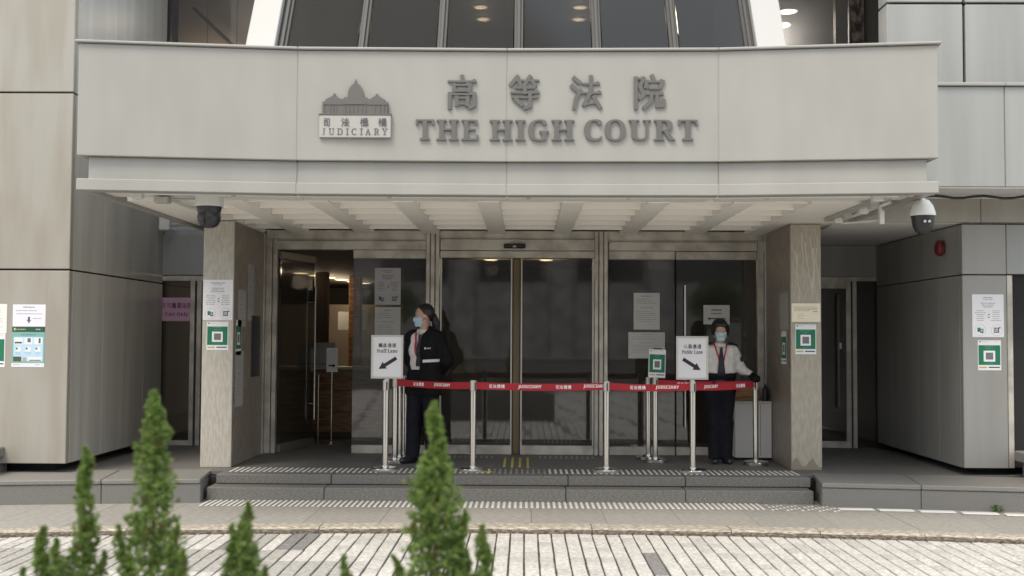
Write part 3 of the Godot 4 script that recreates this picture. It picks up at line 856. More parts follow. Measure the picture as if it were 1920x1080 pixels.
func upper_storey():
	var t := thing("atrium_glazing", "sloping dark atrium windows between two white legs above the canopy", "window")
	var lean := Basis(Vector3.RIGHT, -deg_to_rad(32.0))
	var org := Vector3(0, 4.60, -12.19)
	var xs := [-2.66, -1.785, -0.925, -0.085, 0.765, 1.605, 2.42]
	var place := func(o: Node3D): o.transform = Transform3D(lean, org)
	for i in 6:
		var o := obj("pane", sp(Vector3(xs[i] + 0.06, 0.15, -0.04), Vector3(xs[i + 1] - 0.06, 3.4, -0.02)), M.glass_upper, t)
		place.call(o)
	for i in 7:
		var o := obj("mullion", mk(func(b: MB):
			b.box(Vector3(xs[i], 1.75, -0.03), Vector3(0.10, 3.3, 0.06), 0.006)
			b.box(Vector3(xs[i], 1.75, 0.012), Vector3(0.035, 3.3, 0.05), 0.004)), M.mullion_grey, t)
		place.call(o)
	place.call(obj("sill", sp(Vector3(-2.72, -0.6, -0.1), Vector3(2.48, 0.10, 0.02), 0.01), M.mullion_grey, t))
	for s in [[-3.03, -2.715], [2.475, 2.79]]:
		place.call(obj("white_leg", sp(Vector3(s[0], -0.9, -0.5), Vector3(s[1], 4.2, 0.10), 0.008), M.white_paint, t))
	# rooms behind the atrium
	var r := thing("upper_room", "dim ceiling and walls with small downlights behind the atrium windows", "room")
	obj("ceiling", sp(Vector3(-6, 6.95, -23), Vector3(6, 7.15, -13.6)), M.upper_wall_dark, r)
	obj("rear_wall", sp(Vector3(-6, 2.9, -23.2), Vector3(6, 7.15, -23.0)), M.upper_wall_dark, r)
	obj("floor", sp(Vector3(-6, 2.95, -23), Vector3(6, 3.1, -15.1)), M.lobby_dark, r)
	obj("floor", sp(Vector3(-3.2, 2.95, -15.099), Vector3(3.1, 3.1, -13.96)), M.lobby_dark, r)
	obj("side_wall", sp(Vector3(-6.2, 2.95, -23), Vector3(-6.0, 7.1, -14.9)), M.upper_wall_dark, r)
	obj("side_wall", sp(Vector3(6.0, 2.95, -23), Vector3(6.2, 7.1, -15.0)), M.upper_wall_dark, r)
	obj("roof", sp(Vector3(-9, 8.9, -24), Vector3(9, 9.2, -14.2)), M.wing_metal_cool, r)
	for s in [[-0.74, -18.2, "upper downlight of the left pair behind the middle atrium panes"], [-0.72, -18.9, "lower downlight of the left pair behind the middle atrium panes"], [0.86, -18.2, "upper downlight of the right pair behind the middle atrium panes"], [0.87, -18.9, "lower downlight of the right pair behind the middle atrium panes"]]:
		downlight(Vector3(s[0], 6.945, s[1]), 0.11, s[2], M.lamp_warm, 0.10, "atrium downlights")
	# window to the left of the atrium
	t = thing("upper_window", "dark upper window left of the atrium with panels and a handrail behind", "window", Vector3(0, 0, -14.6))
	obj("frame", mk(func(b: MB):
		b.span(Vector3(-4.80, 4.85, -0.12), Vector3(-4.62, 7.1, 0.0), 0.01)
		b.span(Vector3(-4.62, 4.85, -0.12), Vector3(-2.9, 4.93, -0.01), 0.01)), M.black_paint, t)
	obj("pane", sp(Vector3(-4.62, 4.93, -0.07), Vector3(-2.6, 7.1, -0.05)), M.glass_clear, t)
	for i in 6:
		obj("wall_panel", sp(Vector3(-4.95 + i * 0.42, 4.6, -1.5), Vector3(-4.95 + i * 0.42 + 0.408, 7.0, -1.44)), M.lobby_wall, t)
	obj("handrail", mk(func(b: MB): b.tube([Vector3(-4.7, 6.25, -1.30), Vector3(-3.6, 5.2, -1.30)], 0.025, 8)), M.black_paint, t)
	downlight(Vector3(-3.45, 6.05, -15.5), 0.09, "warm downlight beside the left white leg of the atrium", M.lamp_warm, 0.16, "upper window downlights")
	downlight(Vector3(-4.47, 5.62, -15.6), 0.09, "warm downlight low behind the upper left window", M.lamp_warm, 0.16, "upper window downlights")
	# window to the right
	t = thing("upper_window", "upper window right of the atrium with a grey wall and brown stone behind", "window", Vector3(0, 0, -14.8))
	obj("frame", mk(func(b: MB):
		b.span(Vector3(4.03, 4.85, -0.12), Vector3(4.19, 7.1, 0.0), 0.01)
		b.span(Vector3(2.6, 4.85, -0.12), Vector3(4.03, 4.93, -0.01), 0.01)), M.bronze_dark, t)
	obj("pane", sp(Vector3(2.6, 4.93, -0.07), Vector3(4.03, 7.1, -0.05)), M.glass_clear, t)
	obj("wall_panel", sp(Vector3(2.7, 4.6, -1.6), Vector3(5.2, 7.0, -1.5)), M.upper_wall_grey, t)
	obj("picture", sp(Vector3(3.42, 4.7, -1.5), Vector3(3.66, 5.72, -1.47), 0.01), M.mullion_grey, t)
	obj("stone_pier", sp(Vector3(4.22, 4.6, -0.4), Vector3(4.42, 7.1, -0.05), 0.01), M.brown_marble, t)
	obj("dark_reveal", sp(Vector3(4.43, 4.6, -0.5), Vector3(4.75, 7.1, -0.2)), M.bronze_dark, t)
	downlight(Vector3(3.66, 6.22, -15.9), 0.12, "upper of two bright ceiling lamps right of the right white leg", M.lamp_white, 0.10, "right upper window lamps")
	downlight(Vector3(3.60, 6.06, -16.05), 0.12, "lower of two bright ceiling lamps right of the right white leg", M.lamp_white, 0.10, "right upper window lamps")

func downlight(at: Vector3, r: float, label: String, m: Material, energy: float, group := ""):
	var t := thing("downlight", label, "lamp", at, 0, group)
	obj("lamp_disc", mk(func(b: MB): b.lathe([Vector2(0, -0.02), Vector2(r * 0.9, -0.02), Vector2(r * 0.92, -0.001)], 20)), m, t)
	obj("trim_ring", mk(func(b: MB): b.lathe([Vector2(r * 0.93, -0.012), Vector2(r * 1.12, -0.012), Vector2(r * 1.15, 0.0)], 20)), M.pale_plastic, t)
	var l := OmniLight3D.new()
	l.name = "light"
	l.light_color = Color(1.0, 0.96, 0.90) if m == M.lamp_white else Color(1.0, 0.91, 0.78); l.light_energy = energy; l.light_size = r; l.omni_range = 15.0; l.omni_attenuation = 2.0
	l.shadow_enabled = true
	l.position = Vector3(0, -0.02 - r * 1.2, 0)
	t.add_child(l)

# ------------------------------------------------------------------ canopy
func canopy():
	var t := thing("entrance_canopy", "wide pale metal entrance canopy carrying the court name and emblem", "canopy")
	var P := [Vector2(-3.75, -9.45), Vector2(-1.955, -9.68), Vector2(-0.165, -9.72), Vector2(1.638, -9.68), Vector2(3.415, -9.45)]
	var strip := func(called: String, y0: float, y1: float, fwd: float, thick: float, m: Material, trim_ends: float, bev: float):
		for i in 4:
			var a: Vector2 = P[i]; var b: Vector2 = P[i + 1]
			var d := (b - a).normalized()
			var nn := Vector2(-d.y, d.x) # towards the camera (+z)
			var s0 := trim_ends if i == 0 else 0.0013
			var s1 := trim_ends if i == 3 else 0.0013
			a += d * s0 + nn * fwd; b -= d * s1 - nn * fwd
			var k := MB.new()
			stone(k, a.x, a.y, b.x, b.y, y0, y1, thick, bev)
			obj(called, k, m, t)
	strip.call("fascia_panel", 3.128, 4.075, 0.0, 0.06, M.fascia_metal, 0.0, 0.006)
	strip.call("coping", 4.078, 4.10, 0.03, 0.22, M.fascia_metal, -0.03, 0.006)
	strip.call("recess_panel", 2.938, 3.126, -0.055, 0.05, M.fascia_metal, 0.085, 0.003)
	strip.call("band_panel", 2.838, 2.936, 0.0, 0.16, M.fascia_metal, 0.0, 0.006)
	for i in range(1, 4):
		for q in [[3.129, 4.074, 0.0], [2.939, 3.125, -0.055], [2.839, 2.935, 0.0]]:
			obj("joint_strip", bx(Vector3(P[i].x, (q[0] + q[1]) / 2, P[i].y + q[2] - 0.012), Vector3(0.014, q[1] - q[0], 0.016)), M.fascia_metal, t)
	# returns and roof
	for s in [[-3.75, -3.69], [3.355, 3.415]]:
		obj("side_panel", sp(Vector3(s[0], 3.128, -13.7), Vector3(s[1], 4.075, -9.52), 0.004), M.fascia_metal, t)
		obj("side_band", sp(Vector3(s[0], 2.84, -13.7), Vector3(s[1], 2.934, -9.62), 0.004), M.fascia_metal, t)
		var inn: float = s[0] + 0.09 if s[0] < 0 else s[0] - 0.09
		obj("side_recess", sp(Vector3(inn, 2.936, -13.7), Vector3(inn + 0.05, 3.126, -9.60)), M.fascia_metal, t)
	obj("roof_deck", sp(Vector3(-3.68, 3.72, -13.9), Vector3(3.34, 3.80, -9.80)), M.beam_paint, t)
	obj("core", sp(Vector3(-3.62, 3.02, -13.9), Vector3(3.29, 3.70, -9.85)), M.joint_dark, t)
	obj("backing", mk(func(b: MB):
		for i in 4: stone(b, P[i].x + (0.1 if i == 0 else 0.0), P[i].y - 0.066, P[i + 1].x - (0.1 if i == 3 else 0.0), P[i + 1].y - 0.066, 3.14, 4.07, 0.02, 0.0)), M.fascia_metal, t)
	# soffit
	obj("front_strip", mk(func(b: MB):
		for i in 4:
			stone(b, P[i].x + (0.1 if i == 0 else 0.0), P[i].y - 0.165, P[i + 1].x - (0.1 if i == 3 else 0.0), P[i + 1].y - 0.165, 2.875, 2.90, 0.62)), M.beam_paint, t)
	obj("soffit_board", sp(Vector3(-3.68, 2.975, -13.72), Vector3(3.34, 3.0, -9.9)), M.soffit_paint, t)
	var bx0 := -3.69
	var beams := [-3.50, -2.705, -1.92, -1.135, -0.345, 0.44, 1.225, 2.01, 2.80, 3.2]
	for i in beams.size():
		var w := 0.2
		if i == 0: obj("soffit_beam", sp(Vector3(-3.685, 2.868, -13.7), Vector3(-3.14, 2.972, -10.47)), M.soffit_paint, t)
		elif i >= 8:
			if i == 8: obj("soffit_beam", sp(Vector3(2.62, 2.868, -13.7), Vector3(3.35, 2.972, -10.47)), M.soffit_paint, t)
		else: obj("soffit_beam", sp(Vector3(beams[i] - w / 2, 2.868, -13.7), Vector3(beams[i] + w / 2, 2.972, -10.47), 0.004), M.soffit_paint, t)
	for i in 8:
		var xa: float = -3.14 if i == 0 else beams[i] + 0.101
		var xb: float = beams[i + 1] - 0.101 if i < 7 else 2.62
		if xb - xa < 0.1: continue
		for k in 6:
			var z := -10.49 - k * 0.535
			var b := MB.new()
			b.box(Vector3((xa + xb) / 2, 2.926, z - 0.10), Vector3(xb - xa, 0.094, 0.035), 0.004)
			obj("soffit_baffle", b, M.soffit_paint, t)
	obj("rear_wall", sp(Vector3(-3.6, 2.93, -13.95), Vector3(3.3, 3.7, -13.72)), M.beam_paint, t)

# ------------------------------------------------------------------ piers
func piers():
	var t := thing("stone_pier", "pale veined travertine pier left of the doors with a notice and green poster", "pillar", Vector3(-3.287, LAND, -12.2))
	obj("shaft", sp(Vector3(-0.165, 0, -1.5), Vector3(0.165, 2.63, 0), 0.005), M.travertine, t)
	obj("shaded_inner_face", sp(Vector3(0.1655, 0.004, -1.49), Vector3(0.1685, 2.62, -0.012)), M.shaded_brown_travertine, t)  # thin added sheet that carries the shade of this face in its colour
	obj("wall_recess_panel", sp(Vector3(0.166, 0.93, -1.22), Vector3(0.178, 1.63, -0.80), 0.003), M.black_plastic, t)
	obj("edge_trim", sp(Vector3(0.166, 0, -1.42), Vector3(0.18, 2.62, -1.38), 0.003), M.bronze_frame, t)
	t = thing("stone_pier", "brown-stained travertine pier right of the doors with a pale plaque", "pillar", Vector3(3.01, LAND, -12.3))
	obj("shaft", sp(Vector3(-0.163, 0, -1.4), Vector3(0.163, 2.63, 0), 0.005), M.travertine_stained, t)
	obj("shaded_inner_face", sp(Vector3(-0.1665, 0.004, -1.39), Vector3(-0.1635, 2.62, -0.012)), M.shaded_brown_travertine, t)  # added sheet, shade of the inner face put into its colour
	# pale runs of lime down the upper part, dirt at the foot
	var r := RandomNumberGenerator.new(); r.seed = 5
	var b := MB.new()
	for k in 7:
		var x := -0.12 + k * 0.04 + r.randf_range(-0.01, 0.01)
		var y := 2.55 - r.randf_range(0.0, 0.25)
		var w := r.randf_range(0.006, 0.012)
		var end := y - r.randf_range(0.35, 0.75)
		var prev := Vector2(x, y)
		while prev.y > end:
			var q := prev + Vector2(r.randf_range(-0.016, 0.016), -0.07)
			var w2 := w * r.randf_range(0.6, 1.2)
			b.quad(Vector3(prev.x - w, prev.y, 0.0012 + k * 0.0002), Vector3(q.x - w2, q.y, 0.0012 + k * 0.0002), Vector3(q.x + w2, q.y, 0.0012 + k * 0.0002), Vector3(prev.x + w, prev.y, 0.0012 + k * 0.0002))
			prev = q; w = w2
	obj("lime_run_marks", b, M.run_mark, t)
	b = MB.new()
	var top := PackedVector2Array()
	for k in 14: top.append(Vector2(-0.16 + k * 0.32 / 13.0, 0.06 + 0.05 * sin(k * 0.9) + 0.03 * r.randf()))
	for k in 13: b.quad(Vector3(top[k].x, 0.004, 0.0012), Vector3(top[k + 1].x, 0.004, 0.0012), Vector3(top[k + 1].x, top[k + 1].y, 0.0012), Vector3(top[k].x, top[k].y, 0.0012))
	obj("foot_stain_marks", b, M.dirt_mark, t)

# ------------------------------------------------------------------ doors
func entrance():
	var z := -13.7
	var t := thing("door_screen", "bronze metal frame of the three-bay glass entrance", "door frame", Vector3(0, 0, z))
	obj("header", mk(func(b: MB):
		b.span(Vector3(-3.12, 2.80, -0.1), Vector3(2.86, 2.905, 0.0), 0.004)
		b.span(Vector3(-3.12, 2.775, -0.09), Vector3(2.86, 2.80, -0.02))
		b.span(Vector3(-3.02, 2.67, -0.1), Vector3(-1.19, 2.775, 0.02), 0.004)
		b.span(Vector3(1.0, 2.67, -0.1), Vector3(2.77, 2.775, 0.02), 0.004)), M.bronze_frame, t)
	obj("sliding_header", mk(func(b: MB):
		b.span(Vector3(-1.02, 2.665, -0.1), Vector3(0.825, 2.80, 0.05), 0.006)
		b.span(Vector3(-1.02, 2.577, -0.1), Vector3(0.825, 2.66, 0.035), 0.004)), M.bronze_frame, t)
	for xx in [[-3.12, -3.045], [-3.035, -2.985], [2.775, 2.865]]:
		obj("jamb", sp(Vector3(xx[0], LAND, -0.1), Vector3(xx[1], 2.80, 0.015), 0.006), M.bronze_frame, t)
	for x0 in [-1.19, 0.825]:
		for k in 3:
			obj("post", sp(Vector3(x0 + k * 0.056, LAND, -0.1), Vector3(x0 + k * 0.056 + 0.049, 2.90, 0.06 if k == 1 else 0.045), 0.006), M.bronze_frame, t)
	# side lights
	obj("fixed_pane", sp(Vector3(-2.07, 0.335, -0.045), Vector3(-1.193, 2.565, -0.033)), M.glass, t)
	obj("bottom_rail", sp(Vector3(-2.07, LAND + 0.002, -0.07), Vector3(-1.193, 0.333, 0.0), 0.005), M.bronze_frame, t)
	obj("top_rail", sp(Vector3(-2.07, 2.567, -0.07), Vector3(-1.193, 2.668, 0.0), 0.005), M.bronze_frame, t)
	obj("fixed_pane", sp(Vector3(0.998, 0.335, -0.045), Vector3(1.79, 2.565, -0.033)), M.glass, t)
	obj("bottom_rail", sp(Vector3(0.998, LAND + 0.002, -0.07), Vector3(1.79, 0.333, 0.0), 0.005), M.bronze_frame, t)
	obj("top_rail", sp(Vector3(0.998, 2.567, -0.07), Vector3(1.79, 2.668, 0.0), 0.005), M.bronze_frame, t)
	# sliding doors
	for s in [[-1.02, -0.155, "left"], [-0.055, 0.82, "right"]]:
		var d := thing("sliding_door", "left leaf of the sliding glass doors under the sensor" if s[2] == "left" else "right leaf of the sliding glass doors under the sensor", "door", Vector3(0, 0, z), 0, "sliding entrance doors")
		obj("pane", sp(Vector3(s[0] + 0.022, 0.345, 0.0), Vector3(s[1] - 0.022, 2.555, 0.012)), M.glass, d)
		obj("bottom_rail", sp(Vector3(s[0], LAND + 0.004, -0.012), Vector3(s[1], 0.343, 0.026), 0.004), M.bronze_frame, d)
		for xx in [[s[0], s[0] + 0.02], [s[1] - 0.02, s[1]]]:
			obj("stile", sp(Vector3(xx[0], 0.344, -0.01), Vector3(xx[1], 2.572, 0.024), 0.003), M.alu_frame, d)
	obj("meeting_post", sp(Vector3(-0.15, LAND + 0.002, -0.09), Vector3(-0.06, 2.575, -0.05), 0.006), M.brass_brown, t)
	var sn := thing("door_sensor", "black motion sensor bar above the sliding doors", "sensor", Vector3(-0.13, 2.715, z + 0.052))
	obj("housing", sp(Vector3(-0.13, -0.027, 0), Vector3(0.13, 0.027, 0.06), 0.012), M.black_plastic, sn)
	obj("lens", sp(Vector3(-0.02, -0.018, 0.061), Vector3(0.02, 0.005, 0.064), 0.002), M.grey_plastic, sn)
	# hinged leaf at the right
	var d := thing("glass_door", "closed glass door leaf with long steel handle behind the Public Lane sign", "door", Vector3(0, 0, z))
	obj("pane", sp(Vector3(1.81, 0.335, -0.03), Vector3(2.765, 2.565, -0.018)), M.glass, d)
	obj("bottom_rail", sp(Vector3(1.806, LAND + 0.004, -0.05), Vector3(2.768, 0.333, 0.0), 0.004), M.bronze_frame, d)
	obj("top_rail", sp(Vector3(1.806, 2.567, -0.05), Vector3(2.768, 2.664, 0.0), 0.004), M.bronze_frame, d)
	handle(d, 1.908, 0.57, 2.26, 0.05)
	# open leaf at the left
	d = thing("glass_door", "glass door leaf standing open inward at the left of the entrance", "door", Vector3(-2.955, 0, z - 0.02), deg_to_rad(76.0))
	obj("pane", sp(Vector3(0.01, 0.335, -0.006), Vector3(0.98, 2.56, 0.006)), M.glass, d)
	obj("bottom_rail", sp(Vector3(0, LAND + 0.004, -0.025), Vector3(0.99, 0.333, 0.025), 0.004), M.bronze_dark, d)
	obj("top_rail", sp(Vector3(0, 2.562, -0.025), Vector3(0.99, 2.65, 0.025), 0.004), M.bronze_dark, d)
	handle(d, 0.90, 0.57, 2.26, 0.06)
	# counter box right of the guard
	d = thing("cabinet", "plain pale grey cabinet against the right door frame behind the guard", "cabinet", Vector3(2.632, LAND, -13.42))
	obj("carcass", sp(Vector3(-0.215, 0.03, -0.2), Vector3(0.205, 0.655, 0.19), 0.004), M.cabinet_grey, d)
	obj("top_board", sp(Vector3(-0.22, 0.657, -0.205), Vector3(0.21, 0.675, 0.20), 0.003), M.cabinet_grey, d)
	obj("foot_strip", sp(Vector3(-0.2, 0, -0.19), Vector3(0.19, 0.029, 0.17)), M.joint_dark, d)
	obj("door_gap", sp(Vector3(0.075, 0.05, 0.188), Vector3(0.079, 0.64, 0.1915)), M.joint_dark, d)
	d = thing("carton", "brown carton lying on the pale cabinet", "box", Vector3(2.58, LAND + 0.676, -13.45), 0.1)
	obj("box_body", sp(Vector3(-0.15, 0, -0.1), Vector3(0.15, 0.15, 0.1), 0.003), M.wood, d)
	obj("lid_flap", sp(Vector3(-0.152, 0.151, -0.102), Vector3(0.152, 0.156, 0.102), 0.001), M.wood, d)
	d = thing("sanitiser_bottle", "small dark pump bottle beside the carton on the cabinet", "bottle", Vector3(2.79, LAND + 0.676, -13.35))
	obj("bottle_body", mk(func(b: MB): b.lathe([Vector2(0, 0), Vector2(0.035, 0), Vector2(0.035, 0.14), Vector2(0.015, 0.17), Vector2(0.015, 0.19), Vector2(0, 0.19)], 16)), M.black_plastic, d)
	obj("pump", mk(func(b: MB): b.tube([Vector3(0, 0.19, 0), Vector3(0, 0.235, 0), Vector3(-0.035, 0.24, 0)], 0.006, 6)), M.grey_plastic, d)
	# conduit down the right door frame
	d = thing("conduit", "thin grey conduit with a small box beside the right door frame", "pipe", Vector3(2.845, 0, -13.55))
	obj("pipe", mk(func(b: MB): b.tube([Vector3(0, LAND + 0.85, 0), Vector3(0, 2.86, 0)], 0.012, 8)), M.grey_plastic, d)
	obj("junction_box", sp(Vector3(-0.03, 2.65, -0.02), Vector3(0.03, 2.78, 0.03), 0.004), M.grey_plastic, d)

func handle(d: Node3D, x: float, y0: float, y1: float, off: float):
	obj("handle", mk(func(b: MB):
		b.tube([Vector3(x, y0, off), Vector3(x, y1, off)], 0.014, 10)
		for y in [y0 + 0.2, y1 - 0.2]: b.tube([Vector3(x, y, 0.0), Vector3(x, y, off)], 0.009, 8)), M.steel, d)

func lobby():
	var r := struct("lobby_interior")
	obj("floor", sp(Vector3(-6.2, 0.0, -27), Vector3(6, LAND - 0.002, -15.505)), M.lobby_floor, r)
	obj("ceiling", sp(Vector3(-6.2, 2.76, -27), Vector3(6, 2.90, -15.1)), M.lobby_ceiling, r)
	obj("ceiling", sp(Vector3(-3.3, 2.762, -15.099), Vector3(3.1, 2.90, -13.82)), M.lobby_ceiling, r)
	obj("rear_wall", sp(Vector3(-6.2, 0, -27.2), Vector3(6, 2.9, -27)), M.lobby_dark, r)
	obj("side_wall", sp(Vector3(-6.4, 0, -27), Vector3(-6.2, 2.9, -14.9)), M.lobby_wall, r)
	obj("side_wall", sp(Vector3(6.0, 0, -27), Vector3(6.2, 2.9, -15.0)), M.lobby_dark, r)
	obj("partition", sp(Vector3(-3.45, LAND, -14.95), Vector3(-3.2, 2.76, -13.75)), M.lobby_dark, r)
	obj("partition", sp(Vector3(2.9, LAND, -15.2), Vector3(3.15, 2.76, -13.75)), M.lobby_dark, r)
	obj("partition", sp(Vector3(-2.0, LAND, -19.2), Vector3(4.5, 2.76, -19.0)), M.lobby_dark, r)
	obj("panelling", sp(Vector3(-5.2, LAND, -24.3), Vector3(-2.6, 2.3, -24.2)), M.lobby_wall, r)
	for k in 2:
		obj("column", sp(Vector3(-3.72 + k * 0.42, LAND, -20.4 - k * 1.2), Vector3(-3.50 + k * 0.42, 2.76, -20.15 - k * 1.2), 0.01), M.wood if k else M.lobby_wall, r)
	obj("board", sp(Vector3(-3.6, 1.75, -22.0), Vector3(-3.0, 2.1, -21.97), 0.004), M.pale_plastic, r)
	for i in 6:
		downlight(Vector3(-3.98 + i * 0.12, 2.755, -20.2 - i * 0.75), 0.13, "%s warm downlight of the lobby row seen through the open left door" % ["first", "second", "third", "fourth", "fifth", "last"][i], M.lamp_warm, 0.11, "lobby downlights in a row")
	downlight(Vector3(-0.5, 2.755, -16.5), 0.10, "lobby downlight behind the left sliding glass door", M.lamp_warm, 0.05, "lobby downlights over the middle bay")
	downlight(Vector3(0.3, 2.755, -16.5), 0.10, "lobby downlight behind the right sliding glass door", M.lamp_warm, 0.05, "lobby downlights over the middle bay")
	downlight(Vector3(1.75, 2.755, -15.4), 0.10, "lobby downlight behind the right glass bay", M.lamp_warm, 0.05)
	var t := thing("reception_counter", "orange-brown wooden counter inside the lobby behind the open door", "counter", Vector3(-2.75, LAND, -16.0))
	for k in 3:
		obj("wood_panel", sp(Vector3(-0.7, 0.06 + k * 0.29, -0.5), Vector3(0.75, 0.345 + k * 0.29, -0.02 + 0.0), 0.004), M.wood, t)
	obj("worktop", sp(Vector3(-0.74, 0.93, -0.55), Vector3(0.78, 0.97, 0.03), 0.006), M.bronze_frame, t)
	obj("plinth", sp(Vector3(-0.66, 0, -0.48), Vector3(0.7, 0.058, -0.05)), M.lobby_dark, t)
	t = thing("scanner_frame", "sloping pale guard panel on the counter inside the lobby", "panel", Vector3(-2.95, LAND + 0.97, -16.2))
	obj("sloping_panel", mk(func(b: MB): b.box(Vector3(0, 0.16, 0), Vector3(0.5, 0.42, 0.02), 0.004, Basis(Vector3.FORWARD, 0.0) * Basis(Vector3.RIGHT, -0.6))), M.pale_plastic, t)
	obj("support", sp(Vector3(-0.22, 0, -0.12), Vector3(0.22, 0.05, 0.1), 0.004), M.grey_plastic, t)
	t = thing("sign_stand", "small framed arrow sign on a thin steel post inside the lobby", "sign", Vector3(-2.52, LAND, -14.95))
	obj("base", mk(func(b: MB): b.lathe([Vector2(0, 0), Vector2(0.14, 0), Vector2(0.14, 0.012), Vector2(0.02, 0.03), Vector2(0, 0.03)], 24)), M.steel, t)
	obj("post", mk(func(b: MB): b.tube([Vector3(0, 0.02, 0), Vector3(0, 0.94, 0)], 0.013, 10)), M.steel, t)
	obj("frame", mk(func(b: MB): b.span(Vector3(-0.075, 0.93, -0.01), Vector3(0.075, 1.25, 0.008), 0.004)), M.alu_frame, t)
	obj("sheet", sp(Vector3(-0.063, 0.945, 0.0085), Vector3(0.063, 1.235, 0.0105)), M.paper, t)
	obj("arrow", mk(func(b: MB): b.prism(PackedVector2Array([Vector2(-0.045, 1.005), Vector2(0.01, 1.005), Vector2(0.01, 0.985), Vector2(0.048, 1.015), Vector2(0.01, 1.045), Vector2(0.01, 1.025), Vector2(-0.045, 1.025)]), 0.0105, 0.0115)), M.print_black, t)
	for s in [[-2.80, -14.8, "thin steel post touching the handle side of the open glass door leaf"], [-2.70, -14.98, "thin steel post between the open door leaf and the lobby arrow sign"]]:
		var q := thing("barrier_post", s[2], "post", Vector3(s[0], LAND, s[1]), 0, "thin posts inside the doorway")
		obj("post", mk(func(b: MB): b.tube([Vector3(0, 0.02, 0), Vector3(0, 0.9, 0)], 0.012, 10)), M.steel, q)
		obj("base", mk(func(b: MB): b.lathe([Vector2(0, 0), Vector2(0.05, 0), Vector2(0.05, 0.01), Vector2(0.013, 0.03), Vector2(0, 0.03)], 20)), M.steel, q)

# ------------------------------------------------------------------ sign and emblem on the fascia
func panel_z(x: float) -> float:
	return -9.72 + 0.04 * absf(x + 0.165) / 1.8

func sign_letters():
	var t := thing("court_sign", "raised bronze lettering THE HIGH COURT with four Chinese characters above", "sign", Vector3(0, 0, -9.655))
	# the two middle panels meet at a slight angle; the letters stand on spacers 10-30 mm off them
	var chars := [["高", -0.680], ["等", -0.143], ["法", 0.384], ["院", 0.912]]
	for c in chars:
		var b := MB.new()
		glyph(b, c[0], Vector3(c[1], 3.583, panel_z(c[1] + 0.13) + 9.655 + 0.004), Vector2(0.262, 0.276), 0.016, 6.5, 12.5, true)
		obj("chinese_character", b, M.sign_metal, t)
	for w in [["THE", -0.941, -0.407], ["HIGH", -0.311, 0.412], ["COURT", 0.494, 1.457]]:
		var boxes := []
		var total := 0.0
		for ch in (w[0] as String):
			var bb := text_mesh(ch, true, true, 0.1).get_aabb()
			boxes.append(bb); total += bb.size.x + 0.055
		total -= 0.055
		var sc: float = (w[2] - w[1]) / total
		var x: float = w[1]
		for i in boxes.size():
			var ch: String = (w[0] as String)[i]
			var round := ch in "GCO"
			var bw: float = boxes[i].size.x * sc
			lettering("letter", ch, true, true, x, x + bw, 3.306 - (0.004 if round else 0.0), 3.482 + (0.004 if round else 0.0), panel_z(x + bw * 0.5) + 9.655 + 0.004, 0.022, M.sign_metal, t)
			x += bw + 0.055 * sc

